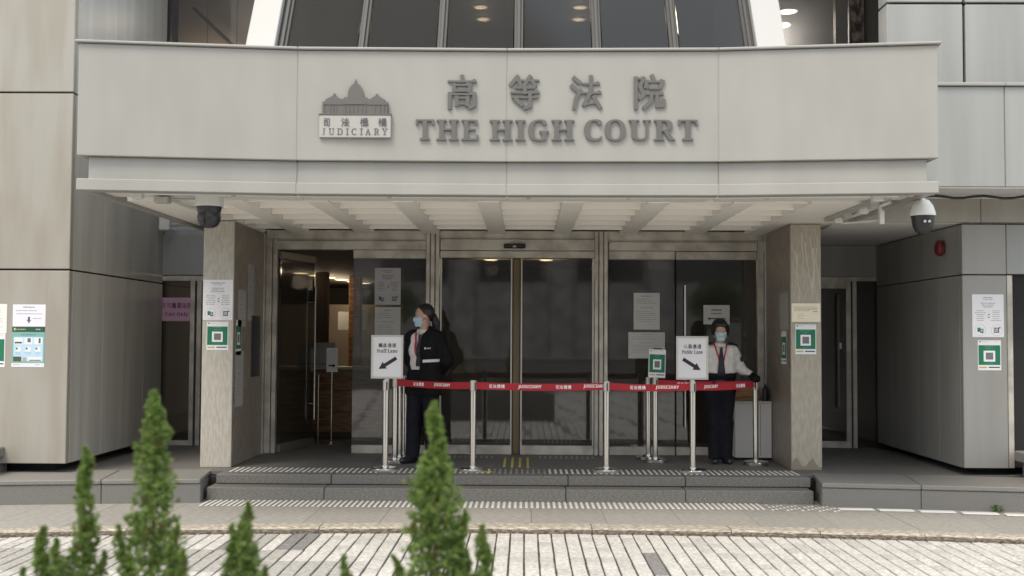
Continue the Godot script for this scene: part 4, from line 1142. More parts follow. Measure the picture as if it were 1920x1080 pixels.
func emblem():
	var t := thing("judiciary_emblem", "metal emblem of a domed court building above a pale JUDICIARY plate", "emblem", Vector3(-1.457, 0, -9.662))
	var pts := []
	var raw := [Vector2(170, 625), Vector2(170, 420), Vector2(215, 410), Vector2(215, 385), Vector2(335, 320), Vector2(335, 290), Vector2(368, 290), Vector2(368, 320), Vector2(440, 370), Vector2(500, 375), Vector2(500, 350), Vector2(560, 345), Vector2(562, 300), Vector2(570, 245), Vector2(592, 195), Vector2(625, 155), Vector2(660, 128), Vector2(668, 100), Vector2(682, 58), Vector2(698, 100), Vector2(706, 128), Vector2(742, 155), Vector2(776, 195), Vector2(796, 245), Vector2(804, 290), Vector2(800, 345), Vector2(860, 350), Vector2(860, 375), Vector2(910, 375), Vector2(995, 320), Vector2(995, 295), Vector2(1028, 295), Vector2(1028, 320), Vector2(1145, 390), Vector2(1150, 415), Vector2(1190, 425), Vector2(1190, 625)]
	var to := func(p: Vector2) -> Vector2: return Vector2((p.x - 680.0) / 8.31 * 0.00457, 3.512 - (p.y - 632.0) / 8.31 * 0.00453)
	var poly := PackedVector2Array()
	for p in raw: poly.append(to.call(p))
	obj("building_silhouette", mk(func(b: MB): b.prism(poly, -0.03, 0.0)), M.sign_metal, t)
	for x in [195, 290, 335, 385, 520, 580, 640, 710, 775, 840, 985, 1060, 1120, 1170]:
		var a: Vector2 = to.call(Vector2(x - 9, 622)); var e: Vector2 = to.call(Vector2(x + 9, 480))
		obj("column", sp(Vector3(a.x, a.y, 0.0), Vector3(e.x, e.y, 0.006)), M.sign_metal, t)
	obj("pediment", mk(func(b: MB): b.prism(PackedVector2Array([to.call(Vector2(510, 440)), to.call(Vector2(682, 372)), to.call(Vector2(850, 440)), to.call(Vector2(850, 462)), to.call(Vector2(510, 462))]), 0.0, 0.007)), M.sign_metal, t)
	for s in [[180, 500], [860, 1180]]:
		var a: Vector2 = to.call(Vector2(s[0], 468)); var e: Vector2 = to.call(Vector2(s[1], 440))
		obj("cornice", sp(Vector3(a.x, a.y, 0.0), Vector3(e.x, e.y, 0.006)), M.sign_metal, t)
	obj("ledge", sp(Vector3(-0.31, 3.512, -0.03), Vector3(0.31, 3.525, 0.012), 0.002), M.sign_metal, t)
	obj("plate", sp(Vector3(-0.305, 3.320, -0.03), Vector3(0.305, 3.511, 0.008), 0.004), M.plate_paint, t)
	var xs := [-0.275, -0.115, 0.045, 0.20]
	var cs := ["司", "法", "機", "構"]
	for i in 4:
		var b := MB.new()
		glyph(b, cs[i], Vector3(xs[i], 3.415, 0.008), Vector2(0.068, 0.072), 0.004, 8.0, 9.0)
		obj("chinese_character", b, M.print_grey, t)
	var lx := [-0.275, -0.222, -0.150, -0.075, -0.028, 0.045, 0.090, 0.163, 0.232]
	var lw := [0.022, 0.046, 0.046, 0.022, 0.042, 0.022, 0.046, 0.046, 0.046]
	for i in 9:
		lettering("letter", "JUDICIARY"[i], true, false, lx[i], lx[i] + lw[i], 3.342, 3.397, 0.008, 0.004, M.print_grey, t)

# ------------------------------------------------------------------ cameras, conduits, bell
func cameras_and_boxes():
	var t := thing("surveillance_camera", "black dome camera on a pale round mount under the left canopy edge", "camera", Vector3(-2.785, 2.87, -10.0))
	obj("mount", mk(func(b: MB): b.lathe([Vector2(0, -0.108), Vector2(0.121, -0.108), Vector2(0.123, -0.10), Vector2(0.123, -0.002), Vector2(0, -0.002)], 32)), M.pale_plastic, t)
	obj("dome", mk(func(b: MB): b.lathe([Vector2(0, -0.300), Vector2(0.045, -0.293), Vector2(0.078, -0.272), Vector2(0.098, -0.235), Vector2(0.103, -0.20), Vector2(0.098, -0.165), Vector2(0.103, -0.135), Vector2(0.112, -0.109)], 32)), M.black_plastic, t)
	obj("lens_slot", mk(func(b: MB): b.box(Vector3(-0.02, -0.22, 0.10), Vector3(0.012, 0.11, 0.02), 0.004)), M.black_paint, t)
	t = thing("surveillance_camera", "white dome camera with a dark ball hanging at the right canopy end", "camera", Vector3(3.435, 2.845, -9.9))
	obj("housing", mk(func(b: MB): b.lathe([Vector2(0.108, -0.150), Vector2(0.108, -0.135), Vector2(0.100, -0.105), Vector2(0.085, -0.06), Vector2(0.055, -0.018), Vector2(0.03, -0.006), Vector2(0.022, 0.0), Vector2(0, 0.0)], 32)), M.pale_plastic, t)
	obj("bracket_arm", mk(func(b: MB): b.tube([Vector3(0, -0.01, 0), Vector3(-0.02, 0.03, 0), Vector3(-0.12, 0.035, 0)], 0.02, 8)), M.pale_plastic, t)
	obj("dark_ball", mk(func(b: MB): b.lathe([Vector2(0, -0.315), Vector2(0.035, -0.308), Vector2(0.065, -0.285), Vector2(0.083, -0.25), Vector2(0.092, -0.20), Vector2(0.098, -0.151), Vector2(0, -0.151)], 32)), M.black_plastic, t)
	for s in [-0.014, 0.024]:
		obj("lens", mk(func(b: MB): b.lathe([Vector2(0, 0.0), Vector2(0.011, 0.0), Vector2(0.011, 0.02)], 12, Vector3(s, -0.205, 0.098), Basis(Vector3.RIGHT, -PI / 2))), M.pale_plastic, t)
	# conduits under the canopy
	t = thing("cable_conduit", "pale cable conduit with junction boxes running under the front canopy edge", "pipe", Vector3(0, 2.86, -9.93))
	obj("pipe", mk(func(b: MB): b.tube([Vector3(-3.35, 0, 0.10), Vector3(-1.9, 0, -0.06), Vector3(-0.16, 0, -0.1), Vector3(1.64, 0, -0.06), Vector3(3.2, 0, 0.10)], 0.0125, 8)), M.pale_plastic, t)
	for x in [-2.55, -1.2, 0.02, 0.9, 2.1]:
		obj("coupler", mk(func(b: MB): b.tube([Vector3(x - 0.02, 0, -0.1 + 0.017 * x * x), Vector3(x + 0.02, 0, -0.1 + 0.017 * x * x)], 0.019, 8)), M.grey_plastic, t)
	for x in [-3.36, 3.02]:
		obj("junction_box", sp(Vector3(x - 0.045, -0.05, 0.06), Vector3(x + 0.045, 0.015, 0.15), 0.006), M.pale_plastic, t)
	t = thing("cable_conduit", "conduit from a junction box to the black dome camera at the left", "pipe", Vector3(-3.2, 2.845, -10.15))
	obj("junction_box", sp(Vector3(-0.11, -0.035, -0.06), Vector3(0.02, 0.02, 0.06), 0.008), M.grey_plastic, t)
	obj("pipe", mk(func(b: MB): b.tube([Vector3(0.02, 0, 0), Vector3(0.32, 0, 0.05)], 0.011, 8)), M.grey_plastic, t)
	obj("branch_pipe", mk(func(b: MB): b.tube([Vector3(0.0, 0, -0.05), Vector3(0.02, 0, -1.6)], 0.014, 8)), M.pale_plastic, t)
	for k in 3: obj("clip", bx(Vector3(0.005 + 0.004 * k, 0.006, -0.25 - k * 0.5), Vector3(0.05, 0.022, 0.03), 0.003), M.pale_plastic, t)
	t = thing("cable_conduit", "grey cable tray with boxes along the right underside of the canopy", "pipe", Vector3(3.1, 2.85, -10.2))
	obj("tray", mk(func(b: MB): b.box(Vector3(0.0, 0, -0.75), Vector3(0.07, 0.03, 1.6), 0.005)), M.grey_plastic, t)
	obj("pipe", mk(func(b: MB): b.tube([Vector3(0.09, -0.005, 0.2), Vector3(0.09, -0.005, -1.5)], 0.012, 8)), M.grey_plastic, t)
	for k in 4: obj("junction_box", bx(Vector3(0.02 + 0.03 * (k % 2), -0.025, -0.05 - k * 0.43), Vector3(0.08, 0.06, 0.09), 0.006), M.pale_plastic if k % 2 else M.grey_plastic, t)
	obj("bracket", sp(Vector3(0.23, -0.14, -0.62), Vector3(0.275, 0.03, -0.56), 0.004), M.pale_plastic, t)
	obj("bracket_pipe", mk(func(b: MB): b.tube([Vector3(0.25, -0.10, -0.6), Vector3(-0.02, -0.10, -0.9)], 0.010, 8)), M.pale_plastic, t)
	t = thing("floodlight", "small white lamp box with conduit above the exit door lintel", "lamp", Vector3(-4.55, 3.06, -14.4))
	obj("lamp_box", sp(Vector3(-0.07, -0.11, 0), Vector3(0.07, 0.09, 0.11), 0.015), M.pale_plastic, t)
	obj("neck", mk(func(b: MB): b.lathe([Vector2(0.03, 0.09), Vector2(0.03, 0.13), Vector2(0.05, 0.14), Vector2(0.05, 0.16), Vector2(0, 0.16)], 16, Vector3(0, 0, 0.05))), M.grey_plastic, t)
	obj("conduit", mk(func(b: MB):
		b.tube([Vector3(0.07, -0.03, 0.04), Vector3(1.05, -0.03, 0.04)], 0.018, 8)
		b.tube([Vector3(0.07, -0.09, 0.04), Vector3(1.05, -0.10, 0.04)], 0.012, 8)), M.grey_plastic, t)
	t = thing("fire_bell", "round red alarm bell on the shaded side of the right wing", "alarm", Vector3(4.525, 2.615, -12.42))
	var side := Basis(Vector3.FORWARD, -PI / 2)
	obj("gong", mk(func(b: MB): b.lathe([Vector2(0.085, 0.0), Vector2(0.088, 0.03), Vector2(0.07, 0.055), Vector2(0.03, 0.065), Vector2(0, 0.066)], 24, Vector3(-0.02, 0, 0), Basis(Vector3(0, 0, 1), PI / 2))), M.red_plastic, t)
	obj("back_box", sp(Vector3(-0.022, -0.06, -0.06), Vector3(0.0, 0.06, 0.06), 0.004), M.red_plastic, t)

# ------------------------------------------------------------------ queue barriers
func make_stanchion(at: Vector3, label: String) -> Node3D:
	var t := thing("stanchion", label, "stanchion", at, 0, "steel queue posts")
	obj("base", mk(func(b: MB): b.lathe([Vector2(0, 0), Vector2(0.137, 0), Vector2(0.140, 0.004), Vector2(0.140, 0.030), Vector2(0.137, 0.036), Vector2(0.128, 0.041), Vector2(0.08, 0.050), Vector2(0.042, 0.056), Vector2(0.042, 0.064), Vector2(0.031, 0.066)], 40)), M.steel, t)
	obj("post", mk(func(b: MB): b.lathe([Vector2(0.0305, 0.05), Vector2(0.0305, 0.835)], 28)), M.steel, t)
	obj("belt_head", mk(func(b: MB): b.lathe([Vector2(0.0315, 0.836), Vector2(0.033, 0.842), Vector2(0.033, 0.935), Vector2(0.030, 0.945), Vector2(0.012, 0.948), Vector2(0, 0.948)], 28)), M.alu_frame, t)
	obj("cassette_slot", mk(func(b: MB): b.box(Vector3(0.012, 0.885, 0.0275), Vector3(0.014, 0.085, 0.014), 0.002)), M.black_plastic, t)
	return t

func stanchions():
	var spots := [
		["steel queue post carrying the Staff Lane sign", -1.446, -11.93],
		["steel queue post between the Staff Lane sign and the middle of the doors", -0.537, -11.95],
		["steel queue post in front of the right sliding door, no sign on it", 0.850, -11.96],
		["steel queue post carrying the Public Lane sign", 1.747, -11.96],
		["steel queue post under the gloved hand of the guard", 2.557, -12.75],
		["rear steel queue post just right of the Staff Lane post, holding a belt end", -1.438, -12.73],
		["second of three rear steel queue posts beside the Staff Lane post", -1.405, -12.97],
		["farthest of three rear steel queue posts beside the Staff Lane post", -1.385, -13.2],
		["steel queue post carrying the green poster frame", 1.470, -12.95],
		["rear steel queue post just left of the green poster frame's post", 1.425, -13.25],
	]
	var proto: Node3D = null
	for s in spots:
		var at := Vector3(s[1], LAND + 0.001, s[2])
		if proto == null: proto = make_stanchion(at, s[0])
		else:
			var c: Node3D = proto.duplicate()
			c.name = "stanchion"
			add_child(c, true)
			c.position = at
			c.set_meta("label", s[0])
			c.rotation.y = [0.0, 0.25, -0.2, 0.1, -0.6, 0.5, 0.3, 0.1, 0.0, 0.2][spots.find(s)]
	belt("red belt lettered JUDICIARY slanting back from the second front post to the rear left posts", Vector2(-1.438, -12.73), Vector2(-0.537, -11.95), [["c", 0.30], ["J", 0.62]])
	belt("red belt lettered JUDICIARY across the sliding doors between two front posts", Vector2(-0.537, -11.95), Vector2(0.850, -11.96), [["c", 0.16], ["J", 0.42], ["c", 0.685], ["J", 0.935]])
	belt("red belt lettered JUDICIARY ending at the Public Lane sign's post", Vector2(0.850, -11.96), Vector2(1.747, -11.96), [["c", 0.35], ["J", 0.72]])
	belt("red belt lettered JUDICIARY across the waist of the guard in the white shirt", Vector2(1.747, -11.96), Vector2(2.557, -12.75), [["J", 0.26], ["c", 0.76]])
	belt("rear red belt starting at the green poster's post, passing behind the Public Lane sign", Vector2(1.470, -12.95), Vector2(2.557, -12.75), [["c", 0.28]])
	lane_sign("white Staff Lane sign with an arrow pointing down to the left", Vector3(-1.437, 1.17, -11.93), "職員通道", "Staff Lane", -1.0)
	lane_sign("white Public Lane sign with an arrow pointing down to the right", Vector3(1.742, 1.175, -11.96), "公眾通道", "Public Lane", 1.0)
	var t := thing("queue_notice", "tilted green poster in a slim frame on a queue post", "poster", Vector3(1.487, 1.178, -12.95))
	t.rotation_degrees = Vector3(-6, 3, -2.5)
	obj("frame", sp(Vector3(-0.098, 0.0, -0.012), Vector3(0.098, 0.325, 0.0), 0.004), M.alu_frame, t)
	obj("clip", sp(Vector3(-0.05, 0.326, -0.01), Vector3(0.05, 0.338, 0.004), 0.002), M.black_plastic, t)
	obj("socket", mk(func(b: MB): b.tube([Vector3(-0.018, -0.02, -0.006), Vector3(-0.018, 0.01, -0.006)], 0.02, 10)), M.alu_frame, t)
	picture("poster", 0.186, 0.312, green_poster(), Vector3(0, 0.162, 0.0015), t)

func belt(label: String, a: Vector2, b: Vector2, marks: Array):
	var d := b - a
	var ang := atan2(-d.y, d.x)
	var len := d.length() - 0.066
	var mid := (a + b) * 0.5
	var t := thing("queue_belt", label, "barrier belt", Vector3(mid.x, LAND + 0.8925, mid.y), ang, "red JUDICIARY queue belts")
	var m := MB.new()
	# a slight sag
	var seg := 12
	var sag := func(x: float) -> float: return -0.013 * (1.0 - pow(2.0 * x / len, 2))
	for i in seg:
		var xa := -len / 2 + len * i / seg; var xb := -len / 2 + len * (i + 1) / seg
		var ya: float = sag.call(xa); var yb: float = sag.call(xb)
		var h := 0.0365
		m.quad(Vector3(xa, ya - h, 0.001), Vector3(xb, yb - h, 0.001), Vector3(xb, yb + h, 0.001), Vector3(xa, ya + h, 0.001))
		m.quad(Vector3(xb, yb - h, -0.001), Vector3(xa, ya - h, -0.001), Vector3(xa, ya + h, -0.001), Vector3(xb, yb + h, -0.001))
		m.quad(Vector3(xa, ya + h, 0.001), Vector3(xb, yb + h, 0.001), Vector3(xb, yb + h, -0.001), Vector3(xa, ya + h, -0.001))
		m.quad(Vector3(xa, ya - h, -0.001), Vector3(xb, yb - h, -0.001), Vector3(xb, yb - h, 0.001), Vector3(xa, ya - h, 0.001))
	obj("webbing", m, M.belt_red, t)
	obj("belt_clip", bx(Vector3(-len / 2 + 0.012, 0, 0), Vector3(0.024, 0.082, 0.014), 0.003), M.belt_red, t)
	for k in marks:
		var x: float = -len / 2 + len * k[1]
		var y: float = sag.call(x)
		if k[0] == "J":
			var w := 0.245
			if x + w / 2 > len / 2: w = 0.245
			lettering("lettering", "JUDICIARY", false, true, x - w / 2, minf(x + w / 2, len / 2 + 0.02), y - 0.020, y + 0.022, 0.0012, 0.0012, M.print_white, t)
		else:
			var g := MB.new()
			var cs := ["司", "法", "機", "構"]
			for i in 4: glyph(g, cs[i], Vector3(x - 0.083 + i * 0.0425, y - 0.019, 0.0012), Vector2(0.037, 0.040), 0.0008, 10.0, 10.0)
			obj("lettering", g, M.print_white, t)

func lane_sign(label: String, at: Vector3, zh: String, en: String, dir: float):
	var t := thing("lane_sign", label, "sign", at, 0.04 * dir)
	obj("frame", mk(func(b: MB):
		b.span(Vector3(-0.168, 0.02, -0.012), Vector3(-0.150, 0.475, 0.012), 0.004)
		b.span(Vector3(0.150, 0.02, -0.012), Vector3(0.168, 0.475, 0.012), 0.004)
		b.span(Vector3(-0.1495, 0.02, -0.012), Vector3(0.1495, 0.040, 0.0118), 0.004)
		b.span(Vector3(-0.1495, 0.455, -0.012), Vector3(0.1495, 0.475, 0.0118), 0.004)), M.alu_frame, t)
	obj("sheet", sp(Vector3(-0.1495, 0.0405, -0.006), Vector3(0.1495, 0.4545, 0.004)), M.paper, t)
	obj("socket", mk(func(b: MB): b.tube([Vector3(0, -0.03, 0), Vector3(0, 0.02, 0)], 0.026, 12)), M.alu_frame, t)
	for i in 4:
		var b := MB.new()
		glyph(b, zh[i], Vector3(-0.092 + i * 0.0475, 0.345, 0.004), Vector2(0.041, 0.045), 0.0008, 6.5, 8.0)
		obj("chinese_character", b, M.print_black, t)
	lettering("lettering", en, true, true, -0.108, 0.108, 0.290, 0.330, 0.004, 0.001, M.print_black, t)
	var arrow := PackedVector2Array()
	var ang := atan2(-0.62, dir)
	for p in [Vector2(-0.125, -0.020), Vector2(0.03, -0.020), Vector2(0.03, -0.045), Vector2(0.112, 0), Vector2(0.03, 0.045), Vector2(0.03, 0.020), Vector2(-0.125, 0.020)]:
		arrow.append((p as Vector2).rotated(ang) * 0.92 + Vector2(0, 0.175))
	obj("arrow", mk(func(b: MB): b.prism(arrow, 0.004, 0.005)), M.print_black, t)

# ------------------------------------------------------------------ papers
func picture(called: String, w: float, h: float, im: Image, at: Vector3, parent: Node) -> MeshInstance3D:
	var m := StandardMaterial3D.new()
	m.resource_name = called
	m.albedo_texture = ImageTexture.create_from_image(im)
	m.roughness = 0.7
	var b := MB.new()
	b.quad_uv(Vector3(-w / 2, -h / 2, 0.001), Vector3(w / 2, -h / 2, 0.001), Vector3(w / 2, h / 2, 0.001), Vector3(-w / 2, h / 2, 0.001))
	b.quad(Vector3(w / 2, -h / 2, 0), Vector3(-w / 2, -h / 2, 0), Vector3(-w / 2, h / 2, 0), Vector3(w / 2, h / 2, 0))
	for s in [[-1, -1, 1, -1], [1, -1, 1, 1], [1, 1, -1, 1], [-1, 1, -1, -1]]:
		b.quad(Vector3(s[0] * w / 2, s[1] * h / 2, 0), Vector3(s[2] * w / 2, s[3] * h / 2, 0), Vector3(s[2] * w / 2, s[3] * h / 2, 0.001), Vector3(s[0] * w / 2, s[1] * h / 2, 0.001))
	var o := obj(called, b, m, parent)
	o.position = at
	return o

func blank(w: int, h: int, c: Color) -> Image:
	var im := Image.create(w, h, false, Image.FORMAT_RGB8)
	im.fill(c)
	return im

func rect(im: Image, x: float, y: float, w: float, h: float, c: Color):
	im.fill_rect(Rect2i(int(x * im.get_width()), int(y * im.get_height()), maxi(1, int(w * im.get_width())), maxi(1, int(h * im.get_height()))), c)

func lines(im: Image, x: float, y: float, w: float, rows: int, step: float, ink: Color, centred := false, thick := 0.012):
	for r in rows:
		var wide := w * rng.randf_range(0.55, 1.0)
		var px := x + (w - wide) * 0.5 if centred else x
		var e := px + wide
		while px < e:
			var ww := rng.randf_range(0.012, 0.05)
			rect(im, px, y + r * step, minf(ww, e - px), thick, ink)
			px += ww + 0.012

func ring(im: Image, cx: float, cy: float, r: float, ink: Color):
	var W := im.get_width()
	for k in 160:
		var a := TAU * k / 160
		im.set_pixel(clampi(int(cx * W + cos(a) * r * W), 0, W - 1), clampi(int(cy * im.get_height() + sin(a) * r * W), 0, im.get_height() - 1), ink)

func notice_image() -> Image:
	var im := blank(180, 250, Color(0.86, 0.855, 0.87))
	var k := Color(0.30, 0.30, 0.33)
	lines(im, 0.25, 0.07, 0.5, 1, 0.04, k, true, 0.022)
	lines(im, 0.28, 0.12, 0.44, 1, 0.04, k, true)
	lines(im, 0.25, 0.20, 0.5, 3, 0.045, k, true, 0.018)
	lines(im, 0.08, 0.38, 0.36, 6, 0.045, k, true)
	lines(im, 0.60, 0.38, 0.32, 6, 0.045, k, true)
	rect(im, 0.50, 0.46, 0.05, 0.03, k); rect(im, 0.49, 0.53, 0.07, 0.02, k)
	for cx in [0.25, 0.77]: ring(im, cx, 0.84, 0.18, Color(0.6, 0.62, 0.65)); ring(im, cx, 0.84, 0.175, Color(0.6, 0.62, 0.65))
	rect(im, 0.16, 0.78, 0.10, 0.10, Color(0.22, 0.42, 0.35)); rect(im, 0.25, 0.81, 0.10, 0.10, Color(0.30, 0.38, 0.36)); rect(im, 0.27, 0.83, 0.06, 0.05, Color(0.65, 0.75, 0.7))
	rect(im, 0.68, 0.78, 0.17, 0.12, Color(0.25, 0.25, 0.27)); rect(im, 0.70, 0.80, 0.12, 0.08, Color(0.75, 0.75, 0.76)); lines(im, 0.71, 0.815, 0.10, 3, 0.022, k); rect(im, 0.84, 0.77, 0.05, 0.03, Color(0.2, 0.2, 0.22))
	return im

func text_image(w: int, h: int, tone: float) -> Image:
	var im := blank(w, h, Color(tone, tone, tone * 0.98))
	var k := Color(0.36, 0.36, 0.37)
	lines(im, 0.3, 0.08, 0.4, 1, 0.05, k, true, 0.02)
	lines(im, 0.1, 0.17, 0.8, 3, 0.055, k)
	lines(im, 0.2, 0.40, 0.6, 1, 0.05, k, true, 0.018)
	lines(im, 0.1, 0.50, 0.8, 6, 0.055, k)
	return im

func green_poster() -> Image:
	var im := blank(150, 216, Color(0.86, 0.86, 0.87))
	var g := Color(0.10, 0.43, 0.32)
	rect(im, 0.06, 0.03, 0.08, 0.045, Color(0.4, 0.42, 0.45)); lines(im, 0.18, 0.045, 0.3, 1, 0.04, Color(0.45, 0.45, 0.5)); lines(im, 0.7, 0.045, 0.22, 1, 0.04, Color(0.5, 0.5, 0.52))
	rect(im, 0.03, 0.17, 0.94, 0.66, g)
	lines(im, 0.22, 0.20, 0.56, 1, 0.04, Color(0.55, 0.65, 0.35), true, 0.022)
	lines(im, 0.3, 0.27, 0.4, 1, 0.04, Color(0.5, 0.68, 0.6), true, 0.018)
	lines(im, 0.3, 0.77, 0.4, 1, 0.04, Color(0.4, 0.6, 0.52), true, 0.018)
	rect(im, 0.25, 0.35, 0.50, 0.37, Color(0.88, 0.88, 0.88))
	rect(im, 0.34, 0.415, 0.32, 0.235, Color(0.44, 0.43, 0.44))
	rect(im, 0.05, 0.885, 0.34, 0.05, Color(0.72, 0.62, 0.22)); rect(im, 0.46, 0.885, 0.48, 0.04, Color(0.16, 0.17, 0.30))
	return im

func leaflet_image() -> Image:
	var im := blank(160, 200, Color(0.47, 0.65, 0.63))
	rect(im, 0, 0, 1, 0.13, Color(0.13, 0.30, 0.25)); rect(im, 0.05, 0.03, 0.06, 0.06, Color(0.7, 0.75, 0.5)); lines(im, 0.13, 0.05, 0.3, 1, 0.1, Color(0.7, 0.65, 0.4), false, 0.03); lines(im, 0.72, 0.05, 0.2, 1, 0.1, Color(0.75, 0.78, 0.75), false, 0.03)
	lines(im, 0.2, 0.19, 0.6, 1, 0.04, Color(0.3, 0.42, 0.45), true, 0.02)
	rect(im, 0.05, 0.25, 0.9, 0.60, Color(0.70, 0.80, 0.88))
	rect(im, 0.08, 0.27, 0.25, 0.16, Color(0.86, 0.86, 0.86)); rect(im, 0.38, 0.27, 0.25, 0.16, Color(0.84, 0.86, 0.87)); rect(im, 0.68, 0.27, 0.25, 0.16, Color(0.84, 0.86, 0.87))
	rect(im, 0.09, 0.375, 0.22, 0.04, Color(0.28, 0.28, 0.22)); rect(im, 0.48, 0.29, 0.10, 0.10, Color(0.38, 0.4, 0.4)); rect(im, 0.82, 0.29, 0.06, 0.12, Color(0.36, 0.30, 0.26))
	for x in [0.12, 0.42, 0.72]:
		rect(im, x, 0.50, 0.15, 0.11, Color(0.88, 0.88, 0.87)); rect(im, x + 0.01, 0.515, 0.06, 0.05, Color(0.30, 0.36, 0.33))
		lines(im, x - 0.03, 0.64, 0.22, 2, 0.035, Color(0.4, 0.48, 0.55), true)
	rect(im, 0.05, 0.74, 0.25, 0.12, Color(0.30, 0.32, 0.20)); rect(im, 0.34, 0.76, 0.12, 0.09, Color(0.62, 0.62, 0.64)); rect(im, 0.5, 0.75, 0.42, 0.10, Color(0.86, 0.86, 0.87)); rect(im, 0.54, 0.82, 0.36, 0.022, Color(0.25, 0.2, 0.28))
	rect(im, 0, 0.90, 1, 0.10, Color(0.85, 0.85, 0.87)); lines(im, 0.05, 0.935, 0.35, 1, 0.05, Color(0.3, 0.36, 0.45)); lines(im, 0.72, 0.935, 0.2, 1, 0.05, Color(0.3, 0.36, 0.45))
	return im

func arrow_notice(down: bool) -> Image:
	var im := blank(170, 120, Color(0.87, 0.86, 0.89) if down else Color(0.76, 0.76, 0.74))
	var k := Color(0.42, 0.44, 0.52) if down else Color(0.22, 0.22, 0.22)
	if down:
		lines(im, 0.3, 0.10, 0.4, 1, 0.1, k, true, 0.05); lines(im, 0.1, 0.27, 0.8, 2, 0.14, k, false, 0.035); lines(im, 0.62, 0.62, 0.28, 1, 0.1, k, false, 0.04)
		rect(im, 0.47, 0.56, 0.06, 0.16, Color(0.22, 0.22, 0.45))
		for i in 8: rect(im, 0.43 + i * 0.0088, 0.70 + i * 0.022, 0.14 - i * 0.0176, 0.024, Color(0.22, 0.22, 0.45))
	else:
		lines(im, 0.15, 0.22, 0.7, 1, 0.1, k, true, 0.08); lines(im, 0.15, 0.42, 0.7, 1, 0.1, k, true, 0.05)
		rect(im, 0.25, 0.68, 0.6, 0.06, k)
		for i in 8: rect(im, 0.15 + i * 0.0125, 0.71 - i * 0.012, 0.0126, 0.024 * i + 0.01, k)
	return im

func paper_thing(called: String, label: String, cat: String, w: float, h: float, im: Image, at: Vector3, turn := 0.0, group := "") -> Node:
	var o := picture(called, w, h, im, at, self)
	o.rotation.y = turn
	return tag(o, label, cat, group)

